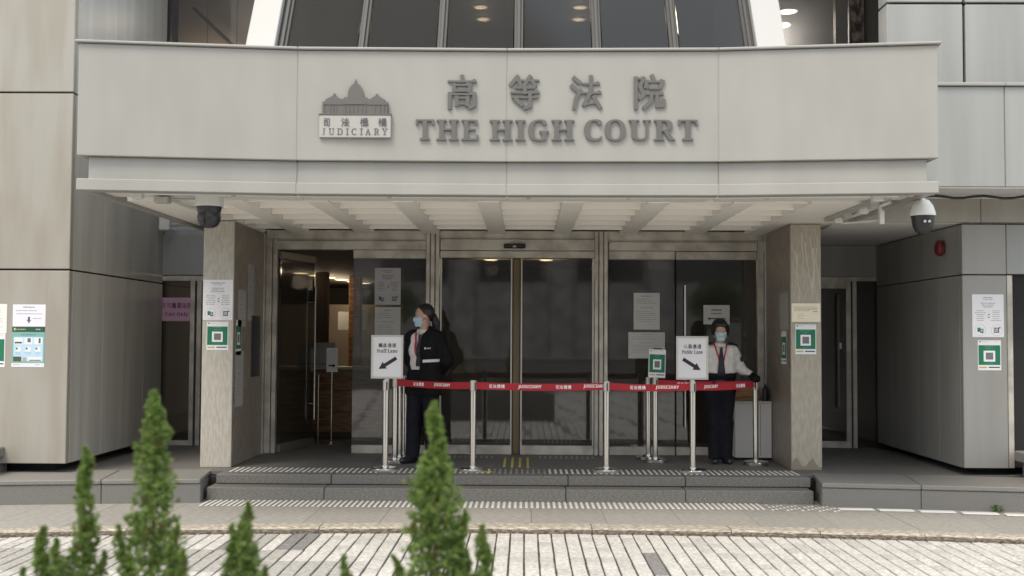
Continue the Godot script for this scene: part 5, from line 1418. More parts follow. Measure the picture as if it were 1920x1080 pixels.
func notices():
	# left wing
	paper_thing("notice", "white paper with a small blue down arrow above the leaflet on the left wing", "notice", 0.335, 0.225, arrow_notice(true), Vector3(-5.052, 1.824, -11.5985))
	paper_thing("leaflet", "blue-green health leaflet with small pictures on the left wing", "poster", 0.335, 0.41, leaflet_image(), Vector3(-5.055, 1.504, -11.5985))
	paper_thing("notice", "white paper cut by the left picture edge above a green poster", "notice", 0.30, 0.30, text_image(120, 120, 0.87), Vector3(-5.43, 1.79, -11.5985))
	paper_thing("poster", "green poster cut by the left picture edge on the left wing", "poster", 0.26, 0.34, green_poster(), Vector3(-5.42, 1.468, -11.5985))
	# piers and right wing
	paper_thing("notice", "white illustrated notice above the green poster on the left pier", "notice", 0.318, 0.43, notice_image(), Vector3(-3.288, 2.011, -12.1985))
	paper_thing("poster", "green poster with a pale square on the front of the left pier", "poster", 0.232, 0.30, green_poster(), Vector3(-3.287, 1.626, -12.1985))
	paper_thing("poster", "green poster with a pale square on the front of the right pier", "poster", 0.222, 0.318, green_poster(), Vector3(3.005, 1.622, -12.2975))
	paper_thing("notice", "white illustrated notice above the green poster on the right wing", "notice", 0.325, 0.442, notice_image(), Vector3(4.79, 1.877, -11.8985))
	paper_thing("poster", "green poster with a pale square on the right wing", "poster", 0.238, 0.31, green_poster(), Vector3(4.80, 1.468, -11.8985))
	var t := thing("brass_plaque", "pale engraved plaque on the front of the right pier", "plaque", Vector3(3.008, 1.908, -12.299))
	obj("plate", sp(Vector3(-0.158, -0.105, 0), Vector3(0.158, 0.105, 0.010), 0.003), M.alu_frame, t)
	picture("inscription", 0.30, 0.195, plaque_image(), Vector3(0, 0, 0.0105), t)
	# door glass
	paper_thing("notice", "grey illustrated notice taped on the left glass above a text sheet", "notice", 0.314, 0.442, notice_grey(), Vector3(-1.655, 2.232, -13.73))
	paper_thing("notice", "grey text sheet on the left glass behind the Staff Lane sign", "notice", 0.310, 0.44, text_image(140, 200, 0.64), Vector3(-1.652, 1.762, -13.73))
	paper_thing("notice", "upright grey text sheet on the right glass bay", "notice", 0.312, 0.44, text_image(140, 200, 0.75), Vector3(1.456, 1.948, -13.73))
	paper_thing("notice", "wide grey text sheet on the right glass behind the poster frame", "notice", 0.438, 0.312, text_image(200, 140, 0.74), Vector3(1.456, 1.54, -13.73))
	paper_thing("notice", "grey sheet with a left arrow on the glass above the right guard", "notice", 0.312, 0.23, arrow_notice(false), Vector3(2.289, 1.91, -13.715))
	# sides of the piers
	for s in [["narrow paper low on the inner side of the left pier", -3.1165, 1.16, -12.48, 0.35, 0.60, PI / 2, 0.62], ["curled paper high on the inner side of the left pier", -3.1165, 2.12, -12.95, 0.30, 0.65, PI / 2, 0.60], ["paper above the green poster on the inner side of the left pier", -3.1165, 1.93, -12.55, 0.34, 0.40, PI / 2, 0.62], ["long pale papers on the inner side of the right pier", 2.8425, 1.93, -12.6, 0.40, 0.40, -PI / 2, 0.60]]:
		paper_thing("notice", s[0], "notice", s[4], s[5], text_image(90, 160, s[7]), Vector3(s[1], s[2], s[3]), s[6])
	paper_thing("poster", "green poster on the inner side of the left pier", "poster", 0.24, 0.38, green_poster(), Vector3(-3.1165, 1.61, -12.42), PI / 2)
	paper_thing("poster", "green poster on the inner side of the right pier", "poster", 0.24, 0.36, green_poster(), Vector3(2.8425, 1.53, -12.62), -PI / 2)
	# pink exit sign
	t = thing("exit_sign", "pink Exit Only sign with Chinese writing across the exit door glass", "sign", Vector3(-4.47, 1.963, -14.63))
	obj("sheet", sp(Vector3(-0.21, -0.15, 0), Vector3(0.205, 0.15, 0.003)), M.pink_sign, t)
	var cs := ["只", "可", "離", "開", "法", "院"]
	for i in 6:
		var b := MB.new()
		glyph(b, cs[i], Vector3(-0.195 + i * 0.066, 0.015, 0.003), Vector2(0.056, 0.07), 0.001, 8.0, 10.0)
		obj("chinese_character", b, M.purple_print, t)
	lettering("lettering", "Exit Only", true, true, -0.15, 0.15, -0.10, -0.035, 0.003, 0.001, M.purple_print, t)

func plaque_image() -> Image:
	var im := blank(160, 104, Color(0.88, 0.85, 0.76))
	lines(im, 0.08, 0.18, 0.84, 4, 0.07, Color(0.5, 0.47, 0.40), false, 0.03)
	lines(im, 0.2, 0.55, 0.3, 4, 0.09, Color(0.56, 0.53, 0.46), false, 0.025)
	rect(im, 0.74, 0.44, 0.18, 0.03, Color(0.3, 0.28, 0.24))
	return im

func notice_grey() -> Image:
	var im := notice_image()
	im.adjust_bcs(0.74, 1.0, 0.9)
	return im

# ------------------------------------------------------------------ tactile strips
func tactile():
	var bar := bx(Vector3.ZERO, Vector3(0.024, 0.006, 0.36), 0.002).mesh()
	var t := thing("tactile_strip", "row of pale raised bars along the top edge of the steps", "tactile paving", Vector3(0, LAND + 0.003, -11.99))
	for i in 102:
		var x := -3.03 + i * 0.0578
		var o := obj("warning_bar", bar, M.tactile_white if absf(x + 0.05) > 0.3 else M.tactile_worn, t)
		o.position = Vector3(x, 0, 0)
	var bar2 := bx(Vector3.ZERO, Vector3(0.026, 0.006, 0.40), 0.002).mesh()
	t = thing("tactile_strip", "row of white raised bars on the pavement below the steps", "tactile paving", Vector3(0, 0.0045, -11.18))
	for i in 101:
		var o := obj("warning_bar", bar2, M.tactile_white, t)
		o.position = Vector3(-3.10 + i * 0.0538, 0, 0.010 * 0)
	t = thing("tactile_strip", "small raised dots at the right end of the pavement bars", "tactile paving", Vector3(0, 0.004, -11.12))
	var dot := mk(func(b: MB): b.lathe([Vector2(0.014, -0.002), Vector2(0.012, 0.004), Vector2(0, 0.005)], 8)).mesh()
	for i in 14:
		for j in 7:
			var o := obj("dot", dot, M.tactile_worn if (i + j) % 3 else M.tactile_white, t)
			o.position = Vector3(2.36 + i * 0.046 + (0.02 if i > 6 else 0.0), 0, -0.15 + j * 0.05 + 0.006 * i)
	var plate := bx(Vector3.ZERO, Vector3(0.325, 0.012, 0.11), 0.004).mesh()
	t = thing("guide_plates", "white flat plates in a curved row on the pavement at the right", "tactile paving")
	for i in 7:
		var o := obj("plate", plate, M.plate_white, t)
		var x := 3.16 + i * 0.365
		o.position = Vector3(x, 0.008, -11.02 + 0.30 * pow((x - 3.1) / 1.5, 1.4))
		o.rotation.y = -0.05 - 0.16 * i / 6.0
	t = thing("guide_strip", "yellow guide bars leading to the sliding doors", "tactile paving", Vector3(-0.10, LAND + 0.003, -13.0))
	for k in 4:
		var o := obj("guide_bar", bx(Vector3.ZERO, Vector3(0.028, 0.006, 0.9 + 0.1 * (k % 2)), 0.002), M.tactile_yellow, t)
		o.position = Vector3(-0.12 + k * 0.085, 0, 0.15)
	t = thing("tactile_strip", "faint worn bars on the floor in front of the sliding doors", "tactile paving", Vector3(0, LAND + 0.003, -13.42))
	for k in 30:
		var x := -1.0 + k * 0.062
		if absf(x + 0.1) < 0.25: continue
		var o := obj("warning_bar", bar, M.tactile_worn, t)
		o.position = Vector3(x, 0, 0); o.scale.z = 0.6
	var y := thing("floor_marker", "short yellow marker on the landing beside a queue post", "marker", Vector3(-0.385, LAND + 0.006, -11.88))
	obj("strip", sp(Vector3(-0.05, 0, -0.03), Vector3(0.05, 0.006, 0.03), 0.002), M.tactile_yellow, y)
	# weed at the foot of the right retaining wall
	var w := thing("weed", "tiny green weed at the foot of the right granite wall", "plant", Vector3(4.46, 0.0, -10.92))
	var b := MB.new(); b.tinted = true
	var r := RandomNumberGenerator.new(); r.seed = 9
	for i in 90:
		b.tint = Color(0.07, 0.15, 0.03) * r.randf_range(0.7, 1.3)
		var a := r.randf() * TAU
		var p := Vector3(cos(a) * r.randf() * 0.06, r.randf() * 0.06, sin(a) * r.randf() * 0.04)
		var d := Vector3(cos(a), r.randf_range(0.3, 1.2), sin(a)).normalized() * 0.03
		var s := d.cross(Vector3.UP).normalized() * 0.007
		b.tri(p, p + d * 0.6 + s, p + d); b.tri(p, p + d, p + d * 0.6 - s)
	obj("leaves", b, M.foliage, w)

# ------------------------------------------------------------------ people
func legs(hip: float, knee: float, spread_l: float, spread_r: float, zl: float, zr: float, thick: float) -> Array:
	var r := []
	for s in [-1.0, 1.0]:
		var sx := spread_l if s > 0 else spread_r
		var sz := zl if s > 0 else zr
		var h := Vector3(s * 0.085, hip, 0)
		var k := Vector3(s * (0.085 + sx) * 0.97, knee, sz * 0.5 + 0.015)
		var a := Vector3(s * (0.085 + sx), 0.085, sz)
		r.append(bone(h, k, 0.080 * thick, 0.056 * thick)); r.append(bone(k, a, 0.054 * thick, 0.038 * thick))
	return r

func head_bones(c: Vector3) -> Array:
	# c: centre of the skull; the face looks along +z
	return [
		bone(c + Vector3(0, 0.025, -0.012), c + Vector3(0, 0.02, 0.01), 0.088, 0.086, Vector3(0.88, 1.05, 1.02)),
		bone(c + Vector3(0, -0.03, 0.035), c + Vector3(0, -0.085, 0.048), 0.058, 0.036, Vector3(1.0, 1, 1.0)),
		bone(c + Vector3(0, -0.012, 0.088), c + Vector3(0, -0.042, 0.105), 0.008, 0.013),
		bone(c + Vector3(-0.076, -0.01, 0.0), c + Vector3(-0.080, -0.04, 0.004), 0.012, 0.009, Vector3(0.6, 1.3, 1)),
		bone(c + Vector3(0.076, -0.01, 0.0), c + Vector3(0.080, -0.04, 0.004), 0.012, 0.009, Vector3(0.6, 1.3, 1)),
	]

func rot_bones(bs: Array, piv: Vector3, basis: Basis) -> Array:
	var r := []
	for b in bs: r.append([piv + basis * (b[0] - piv), piv + basis * (b[1] - piv), b[2], b[3], b[4]])
	return r

func ribbon(b: MB, pts: Array, nrm: Array, half: Array, thick: float):
	for i in pts.size() - 1:
		var d: Vector3 = (pts[i + 1] - pts[i]).normalized()
		var s0: Vector3 = d.cross(nrm[i]).normalized() * half[i]
		var s1: Vector3 = d.cross(nrm[i + 1]).normalized() * half[i + 1]
		var u0: Vector3 = nrm[i] * thick; var u1: Vector3 = nrm[i + 1] * thick
		b.quad(pts[i] - s0 + u0, pts[i] + s0 + u0, pts[i + 1] + s1 + u1, pts[i + 1] - s1 + u1)
		b.quad(pts[i] + s0 + u0, pts[i] + s0 - u0, pts[i + 1] + s1 - u1, pts[i + 1] + s1 + u1)
		b.quad(pts[i] - s0 - u0, pts[i] - s0 + u0, pts[i + 1] - s1 + u1, pts[i + 1] - s1 - u1)

func drape(bones: Array, k: float, xy: Array, lift: float, half: Array, dir := Vector3(0, 0, -1)) -> MB:
	# a band laid on the front of a body along these (x, y) points
	var pts := []
	var nr := []
	for i in xy.size():
		var p: Vector3 = march(bones, k, Vector3(xy[i].x, xy[i].y, 0) - dir * 0.5, dir)
		var e := 0.004
		var n := Vector3(field(bones, p + Vector3(e, 0, 0), k) - field(bones, p - Vector3(e, 0, 0), k), field(bones, p + Vector3(0, e, 0), k) - field(bones, p - Vector3(0, e, 0), k), field(bones, p + Vector3(0, 0, e), k) - field(bones, p - Vector3(0, 0, e), k)).normalized()
		pts.append(p + n * lift); nr.append(n)
	var b := MB.new()
	ribbon(b, pts, nr, half, 0.0015)
	return b

func fine(xy: Array, n := 8) -> Array:
	var r := []
	for i in xy.size() - 1:
		for k in n: r.append((xy[i] as Vector2).lerp(xy[i + 1], float(k) / n))
	r.append(xy[-1])
	return r

func consts(n: int, v: float) -> Array:
	var r := []
	for i in n: r.append(v)
	return r

func guards():
	guard_white()
	guard_black()

func face_parts(parent: Node, c: Vector3, basis: Basis, mask: Material, hair: Array, hair_cuts: Array):
	# mask, eyes, brows and hair; c is the skull's centre, basis turns the head
	var xf := func(b: MB) -> MB:
		for i in b.v.size():
			b.v[i] = c + basis * (b.v[i] - c); b.n[i] = basis * b.n[i]
		return b
	var mk_b := [bone(c + Vector3(0, -0.035, 0.052), c + Vector3(0, -0.088, 0.055), 0.067, 0.050, Vector3(1.0, 1, 0.95)), bone(c + Vector3(0, -0.03, 0.095), c + Vector3(0, -0.05, 0.104), 0.014, 0.018)]
	obj("face_mask", xf.call(body(mk_b, 0.005, 0.02, [[c + Vector3(0, -0.012, 0), Vector3(0, 1, 0.1)], [c + Vector3(0, 0, 0.034), Vector3(0, 0, -1)], [c + Vector3(0, -0.125, 0), Vector3(0, -1, 0)]])), mask, parent)
	var loops := MB.new()
	for s in [-1.0, 1.0]:
		loops.tube([c + Vector3(s * 0.062, -0.022, 0.052), c + Vector3(s * 0.082, -0.005, 0.006)], 0.0022, 5)
		loops.tube([c + Vector3(s * 0.060, -0.085, 0.045), c + Vector3(s * 0.083, -0.045, 0.004)], 0.0022, 5)
	obj("mask_loop", xf.call(loops), M.print_white, parent)
	for s in [-1.0, 1.0]:
		var e := MB.new()
		nets([bone(c + Vector3(s * 0.023, 0.006, 0.080), c + Vector3(s * 0.040, 0.007, 0.073), 0.0075, 0.0065)], 0.0025, 0.004, e)
		obj("eye", xf.call(e), M.hair, parent)
		var w := MB.new()
		w.tube([c + Vector3(s * 0.016, 0.027, 0.087), c + Vector3(s * 0.034, 0.031, 0.083), c + Vector3(s * 0.050, 0.026, 0.071)], 0.0042, 6)
		obj("eyebrow", xf.call(w), M.hair, parent)
	obj("hair", xf.call(body(hair, 0.006, 0.02, hair_cuts)), M.hair, parent)

func guard_white():
	# local frame: feet at the origin, facing +z; the left arm is at +x
	var leg := legs(0.83, 0.44, -0.022, -0.015, 0.0, 0.02, 1.0)
	var torso := [
		bone(Vector3(-0.07, 0.86, 0), Vector3(0.07, 0.86, 0), 0.092, 0.092, Vector3(1, 1.1, 1.0)),
		bone(Vector3(-0.055, 1.0, 0.0), Vector3(0.055, 1.0, 0.0), 0.088, 0.088),
		bone(Vector3(-0.075, 1.13, 0.0), Vector3(0.075, 1.13, 0.0), 0.095, 0.095, Vector3(1, 1.1, 1.0)),
		bone(Vector3(-0.115, 1.245, -0.005), Vector3(0.115, 1.245, -0.005), 0.066, 0.066, Vector3(1, 1, 1.1)),
	]
	var neck := [bone(Vector3(0, 1.27, -0.01), Vector3(0, 1.41, 0.005), 0.052, 0.046)]
	var sl := Vector3(0.155, 1.255, -0.005)
	var el := Vector3(0.245, 1.045, -0.02)
	var wl := Vector3(0.345, 0.985, 0.125)
	var sr := Vector3(-0.155, 1.255, -0.005)
	var er := Vector3(-0.235, 1.05, -0.09)
	var wr := Vector3(-0.06, 0.97, -0.165)
	var arms := [bone(sl, el, 0.050, 0.040), bone(el, wl, 0.040, 0.028), bone(sr, er, 0.050, 0.040), bone(er, wr, 0.040, 0.028)]
	var hc := Vector3(0, 1.487, 0.005)
	var head := head_bones(hc)
	var handr := hand_bones(wr, Vector3(1, -0.35, -0.05), Vector3(0, 0, -1), -1.0, 0.35)
	var p := MeshInstance3D.new()
	p.name = "person"
	var skin := MB.new()
	nets(grown(torso, -0.012) + grown(leg, -0.010) + grown(arms, -0.010) + neck, 0.013, 0.035, skin)
	nets(head + neck, 0.005, 0.016, skin)
	nets(handr, 0.004, 0.008, skin)
	p.mesh = skin.mesh()
	p.material_override = M.skin
	add_child(p, true)
	tag(p, "security guard in white shirt and dark tie resting a black-gloved hand on a queue post", "person")
	p.position = Vector3(2.195, LAND, -12.93)
	# trousers
	var tr := grown(leg, 0.016) + [bone(Vector3(-0.07, 0.87, 0), Vector3(0.07, 0.87, 0), 0.105, 0.105, Vector3(1, 1.1, 1.0)), bone(Vector3(-0.06, 0.965, 0), Vector3(0.06, 0.965, 0), 0.100, 0.100)]
	for s in [-1.0, 1.0]: tr.append(bone(Vector3(s * 0.076, 0.45, 0.01), Vector3(s * 0.068, 0.07, 0.012), 0.071, 0.064))
	obj("trousers", body(tr, 0.012, 0.03, [[Vector3(0, 1.005, 0), Vector3(0, 1, 0)], [Vector3(0, 0.045, 0), Vector3(0, -1, 0)]]), M.navy_cloth, p)
	# shirt
	var sh := grown(torso, 0.012) + [bone(sl, el, 0.062, 0.055), bone(el, el.lerp(wl, 0.86), 0.054, 0.040), bone(sr, er, 0.062, 0.055), bone(er, er.lerp(wr, 0.86), 0.054, 0.042), bone(Vector3(0, 1.27, -0.005), Vector3(0, 1.345, 0.0), 0.064, 0.062)]
	# blousing above the belt
	sh.append(bone(Vector3(-0.075, 1.04, 0.01), Vector3(0.075, 1.04, 0.01), 0.108, 0.108, Vector3(1, 0.6, 1)))
	obj("shirt", body(sh, 0.011, 0.03, [[Vector3(0, 0.985, 0), Vector3(0, -1, 0)], [Vector3(0, 1.352, 0), Vector3(0, 1, 0.25)]], [bone(Vector3(0, 1.30, 0.13), Vector3(0, 1.40, 0.06), 0.018, 0.045)]), M.shirt_cloth, p)
	obj("vest", body([bone(Vector3(-0.072, 0.985, 0.004), Vector3(0.072, 0.985, 0.004), 0.112, 0.112, Vector3(1, 0.9, 1))], 0.010, 0.02, [[Vector3(0, 1.012, 0), Vector3(0, 1, 0)], [Vector3(0, 0.94, 0), Vector3(0, -1, 0)]], [bone(Vector3(-0.075, 0.93, 0.13), Vector3(-0.075, 1.05, 0.13), 0.017, 0.017)]), M.black_cloth, p)
	# collar, tie, lanyard
	for s in [-1.0, 1.0]:
		var c := MB.new()
		c.prism(PackedVector2Array([Vector2(0, 0.0), Vector2(s * 0.055, 0.035), Vector2(s * 0.060, 0.075), Vector2(s * 0.012, 0.018)]), 0.0, 0.006, Transform3D(Basis(Vector3.RIGHT, -0.45) * Basis(Vector3.UP, s * 0.35), Vector3(0, 1.288, 0.088)))
		obj("collar", c, M.shirt_cloth, p)
	var ty := fine([Vector2(0, 1.30), Vector2(0.0, 1.27), Vector2(-0.004, 1.12), Vector2(-0.006, 1.0), Vector2(-0.008, 0.90)], 5)
	var hw := []
	for i in ty.size():
		var y: float = ty[i].y
		hw.append(0.022 if y > 1.285 else lerpf(0.015, 0.043, clampf((1.28 - y) / 0.26, 0, 1)))
	obj("tie", drape(sh, 0.03, ty, 0.010, hw), M.tie_cloth, p)
	for s in [-1.0, 1.0]:
		var ly := fine([Vector2(s * 0.066, 1.345), Vector2(s * 0.058, 1.28), Vector2(s * 0.03, 1.17), Vector2(s * 0.022, 1.14)], 5)
		obj("lanyard", drape(sh, 0.03, ly, 0.005, consts(ly.size(), 0.008)), M.lanyard_red, p)
		var ep := MB.new()
		ep.box(Vector3(s * 0.142, 1.338, 0.012), Vector3(0.105, 0.016, 0.062), 0.006, Basis(Vector3.FORWARD, s * 0.26))
		obj("epaulette", ep, M.navy_cloth, p)
		obj("pocket_flap", drape(sh, 0.03, fine([Vector2(s * 0.06 - 0.035, 1.175), Vector2(s * 0.06 + 0.035, 1.175)], 5), 0.004, consts(6, 0.016)), M.shirt_cloth, p)
	var pd := Vector3(-0.75, 0.0, -0.66)
	obj("arm_patch", mk(func(b: MB):
		var at := march(sh, 0.03, Vector3(0.205, 1.165, 0) - pd * 0.4, pd)
		b.prism(PackedVector2Array([Vector2(-0.03, 0.03), Vector2(0.03, 0.03), Vector2(0.03, -0.01), Vector2(0, -0.042), Vector2(-0.03, -0.01)]), 0.0, 0.005, Transform3D(Basis(Vector3.UP, atan2(-pd.x, -pd.z)) * Basis(Vector3.FORWARD, -0.3), at))), M.patch_navy, p)
	# shoes
	for s in [-1.0, 1.0]:
		var z0: float = 0.0 if s > 0 else 0.02
		obj("shoe", body([bone(Vector3(s * 0.067, 0.045, z0 - 0.03), Vector3(s * 0.082, 0.032, z0 + 0.135), 0.044, 0.034, Vector3(0.95, 1, 1)), bone(Vector3(s * 0.066, 0.06, z0), Vector3(s * 0.066, 0.10, z0), 0.045, 0.042)], 0.008, 0.03, [[Vector3(0, 0.002, 0), Vector3(0, -1, 0)]]), M.black_plastic, p)
	# gloved hand over the head of the post at local (0.362, 0.949, 0.18)
	var hx := 0.362
	var gl := [bone(wl, Vector3(hx, 0.978, 0.165), 0.034, 0.030), bone(wl - (wl - el).normalized() * 0.03, wl, 0.036, 0.036)]
	for i in 4:
		var ox: float = [-0.030, -0.010, 0.011, 0.031][i]
		var k0 := Vector3(hx + ox, 0.976, 0.185)
		var k1 := Vector3(hx + ox * 1.05, 0.968, 0.222)
		var k2 := Vector3(hx + ox * 1.0, 0.938, 0.231)
		var k3 := Vector3(hx + ox * 0.95, 0.916 + absf(i - 1.4) * 0.006, 0.222)
		gl.append(bone(Vector3(hx + ox * 0.7, 0.974, 0.15), k0, 0.015, 0.0125)); gl.append(bone(k0, k1, 0.0115, 0.011)); gl.append(bone(k1, k2, 0.011, 0.0105)); gl.append(bone(k2, k3, 0.0105, 0.009))
	gl.append(bone(Vector3(hx - 0.028, 0.97, 0.15), Vector3(hx - 0.046, 0.95, 0.18), 0.014, 0.0115)); gl.append(bone(Vector3(hx - 0.046, 0.95, 0.18), Vector3(hx - 0.040, 0.925, 0.205), 0.011, 0.0095))
	obj("glove", body(gl, 0.004, 0.010), M.black_cloth, p)
	# short black bob with a fringe
	var hair := [bone(hc + Vector3(0, 0.03, -0.016), hc + Vector3(0, 0.025, 0.005), 0.103, 0.100, Vector3(0.93, 1.06, 1.02)), bone(hc + Vector3(-0.078, 0.02, 0.0), hc + Vector3(-0.078, -0.040, 0.004), 0.033, 0.020), bone(hc + Vector3(0.078, 0.02, 0.0), hc + Vector3(0.078, -0.040, 0.004), 0.033, 0.020), bone(hc + Vector3(0, 0.0, -0.055), hc + Vector3(0, -0.06, -0.05), 0.075, 0.055), bone(hc + Vector3(-0.045, 0.062, 0.075), hc + Vector3(0.045, 0.062, 0.075), 0.022, 0.022)]
	face_parts(p, hc, Basis(), M.mask_green, hair, [])
	# keep the face clear of the hair in front
	var hm: MeshInstance3D = p.get_node("hair")
	hm.mesh = body(hair, 0.006, 0.02, [], [bone(hc + Vector3(-0.02, -0.03, 0.12), hc + Vector3(0.02, -0.06, 0.12), 0.078, 0.088, Vector3(0.85, 1, 1)), bone(hc + Vector3(-0.028, 0.006, 0.11), hc + Vector3(0.028, 0.006, 0.11), 0.036, 0.036, Vector3(1, 0.9, 1.2))]).mesh()

func guard_black():
	var H := 1.09 # taller figure
	var leg := legs(0.90, 0.48, 0.02, 0.02, -0.03, 0.06, 1.08)
	var torso := [
		bone(Vector3(-0.075, 0.94, 0), Vector3(0.075, 0.94, 0), 0.100, 0.100, Vector3(1, 1.1, 1.0)),
		bone(Vector3(-0.065, 1.09, 0.0), Vector3(0.065, 1.09, 0.0), 0.098, 0.098),
		bone(Vector3(-0.085, 1.23, 0.0), Vector3(0.085, 1.23, 0.0), 0.105, 0.105, Vector3(1, 1.1, 1.0)),
		bone(Vector3(-0.125, 1.36, -0.005), Vector3(0.125, 1.36, -0.005), 0.072, 0.072, Vector3(1, 1, 1.1)),
	]
	var neck := [bone(Vector3(0, 1.38, -0.01), Vector3(0, 1.53, 0.01), 0.056, 0.050)]
	var sl := Vector3(0.170, 1.37, -0.01)
	var el := Vector3(0.245, 1.12, -0.09)
	var wl := Vector3(0.09, 0.98, -0.19)
	var sr := Vector3(-0.170, 1.37, -0.01)
	var er := Vector3(-0.245, 1.12, -0.09)
	var wr := Vector3(-0.09, 1.0, -0.20)
	var arms := [bone(sl, el, 0.052, 0.043), bone(el, wl, 0.042, 0.030), bone(sr, er, 0.052, 0.043), bone(er, wr, 0.042, 0.030)]
	var hc := Vector3(0, 1.615, 0.015)
	var turn := Basis(Vector3.UP, -0.62)
	var head := rot_bones(head_bones(hc), hc, turn)
	var skin := MB.new()
	nets(grown(torso, -0.012) + grown(leg, -0.012) + grown(arms, -0.010) + neck, 0.013, 0.035, skin)
	nets(head + neck, 0.005, 0.016, skin)
	nets(hand_bones(wl, Vector3(-1, -0.4, -0.05), Vector3(0, 0, -1), 1.0, 0.4), 0.004, 0.008, skin)
	nets(hand_bones(wr, Vector3(1, -0.4, -0.05), Vector3(0, 0, -1), -1.0, 0.4), 0.004, 0.008, skin)
	var p := MeshInstance3D.new()
	p.name = "person"
	p.mesh = skin.mesh()
	p.material_override = M.skin
	add_child(p, true)
	tag(p, "security guard in open black jacket and blue mask looking left behind the Staff Lane sign", "person")
	p.position = Vector3(-1.125, LAND, -12.76)
	p.scale = Vector3.ONE * 1.012
	p.rotation.y = -0.50
	var tr := grown(leg, 0.018) + [bone(Vector3(-0.07, 0.95, 0), Vector3(0.07, 0.95, 0), 0.112, 0.112, Vector3(1, 1.1, 1.0))]
	for s in [-1.0, 1.0]: tr.append(bone(Vector3(s * 0.095, 0.5, 0.0), Vector3(s * 0.108, 0.07, -0.03 if s > 0 else 0.06), 0.080, 0.076))
	obj("trousers", body(tr, 0.012, 0.03, [[Vector3(0, 1.06, 0), Vector3(0, 1, 0)], [Vector3(0, 0.04, 0), Vector3(0, -1, 0)]]), M.navy_cloth, p)
	var sh := grown(torso, 0.008) + [bone(Vector3(0, 1.38, -0.005), Vector3(0, 1.465, 0.005), 0.068, 0.065)]
	obj("shirt", body(sh, 0.011, 0.03, [[Vector3(0, 1.0, 0), Vector3(0, -1, 0)], [Vector3(0, 1.475, 0), Vector3(0, 1, 0.25)]]), M.shirt_cloth, p)
	for s in [-1.0, 1.0]:
		var c := MB.new()
		c.prism(PackedVector2Array([Vector2(0, 0.0), Vector2(s * 0.058, 0.035), Vector2(s * 0.064, 0.085), Vector2(s * 0.012, 0.02)]), 0.0, 0.008, Transform3D(Basis(Vector3.RIGHT, -0.45) * Basis(Vector3.UP, s * 0.35), Vector3(0, 1.402, 0.092)))
		obj("collar", c, M.shirt_cloth, p)
	# open jacket: a wedge at the front is cut away
	var jk := grown(torso, 0.030) + [bone(sl, el, 0.080, 0.070), bone(el, el.lerp(wl, 0.82), 0.068, 0.054), bone(sr, er, 0.080, 0.070), bone(er, er.lerp(wr, 0.82), 0.068, 0.054), bone(Vector3(-0.085, 0.80, 0.0), Vector3(0.085, 0.80, 0.0), 0.135, 0.135, Vector3(1, 1.2, 1.0)), bone(Vector3(-0.05, 1.435, -0.03), Vector3(0.05, 1.435, -0.03), 0.068, 0.068, Vector3(1, 1, 1.1))]
	obj("jacket", body(jk, 0.011, 0.035, [[Vector3(0, 0.74, 0), Vector3(0, -1, 0)], [Vector3(0, 1.50, 0), Vector3(0, 1, 0.35)]], [bone(Vector3(-0.045, 1.47, 0.09), Vector3(-0.07, 1.0, 0.16), 0.070, 0.100, Vector3(1, 1, 0.9)), bone(Vector3(-0.07, 1.0, 0.16), Vector3(-0.07, 0.65, 0.20), 0.100, 0.060), bone(Vector3(0, 1.40, 0.04), Vector3(0, 1.54, 0.04), 0.060, 0.075)]), M.black_cloth, p)
	var ty := fine([Vector2(0.0, 1.415), Vector2(0.0, 1.38), Vector2(0.002, 1.22), Vector2(0.002, 1.06)], 5)
	var hw := []
	for i in ty.size(): hw.append(0.022 if ty[i].y > 1.395 else lerpf(0.015, 0.034, clampf((1.39 - ty[i].y) / 0.3, 0, 1)))
	obj("tie", drape(sh, 0.03, ty, 0.009, hw), M.tie_cloth, p)
	for s in [-1.0, 1.0]:
		var ly := fine([Vector2(s * 0.066, 1.45), Vector2(s * 0.055, 1.38), Vector2(s * 0.010 - 0.025, 1.22), Vector2(-0.025, 1.17)], 5)
		obj("lanyard", drape(sh, 0.03, ly, 0.006, consts(ly.size(), 0.011)), M.lanyard_red, p)
	obj("reflective_strip", drape(jk, 0.035, fine([Vector2(0.07, 1.115), Vector2(0.20, 1.125)], 8), 0.004, consts(9, 0.015)), M.reflective, p)
	obj("chest_badge", drape(jk, 0.035, fine([Vector2(0.095, 1.255), Vector2(0.112, 1.256)], 3), 0.004, consts(4, 0.010)), M.reflective, p)
	obj("chest_badge", drape(jk, 0.035, fine([Vector2(0.118, 1.255), Vector2(0.160, 1.257)], 4), 0.004, consts(5, 0.006)), M.grey_plastic, p)
	obj("cuff_strip", drape(jk, 0.035, fine([Vector2(-0.27, 1.01), Vector2(-0.225, 1.01)], 4), 0.004, consts(5, 0.014)), M.reflective, p)
	for s in [-1.0, 1.0]:
		var z0: float = -0.03 if s > 0 else 0.06
		obj("shoe", body([bone(Vector3(s * 0.107, 0.048, z0 - 0.03), Vector3(s * 0.125, 0.035, z0 + 0.155), 0.047, 0.037, Vector3(0.95, 1, 1)), bone(Vector3(s * 0.105, 0.06, z0), Vector3(s * 0.105, 0.10, z0), 0.048, 0.045)], 0.008, 0.03, [[Vector3(0, 0.002, 0), Vector3(0, -1, 0)]]), M.black_plastic, p)
	var hair := [bone(hc + Vector3(0, 0.035, -0.025), hc + Vector3(0, 0.035, -0.008), 0.099, 0.096, Vector3(0.93, 1.04, 1.0)), bone(hc + Vector3(0, 0.0, -0.07), hc + Vector3(0, -0.05, -0.065), 0.062, 0.045)]
	var face_cut := [[hc + Vector3(0, 0.035, 0.052), Vector3(0, -0.30, 0.95)], [hc + Vector3(0, 0.0, 0.0), Vector3(0, -0.85, 0.55)]]
	face_parts(p, hc, turn, M.mask_blue, hair, face_cut)
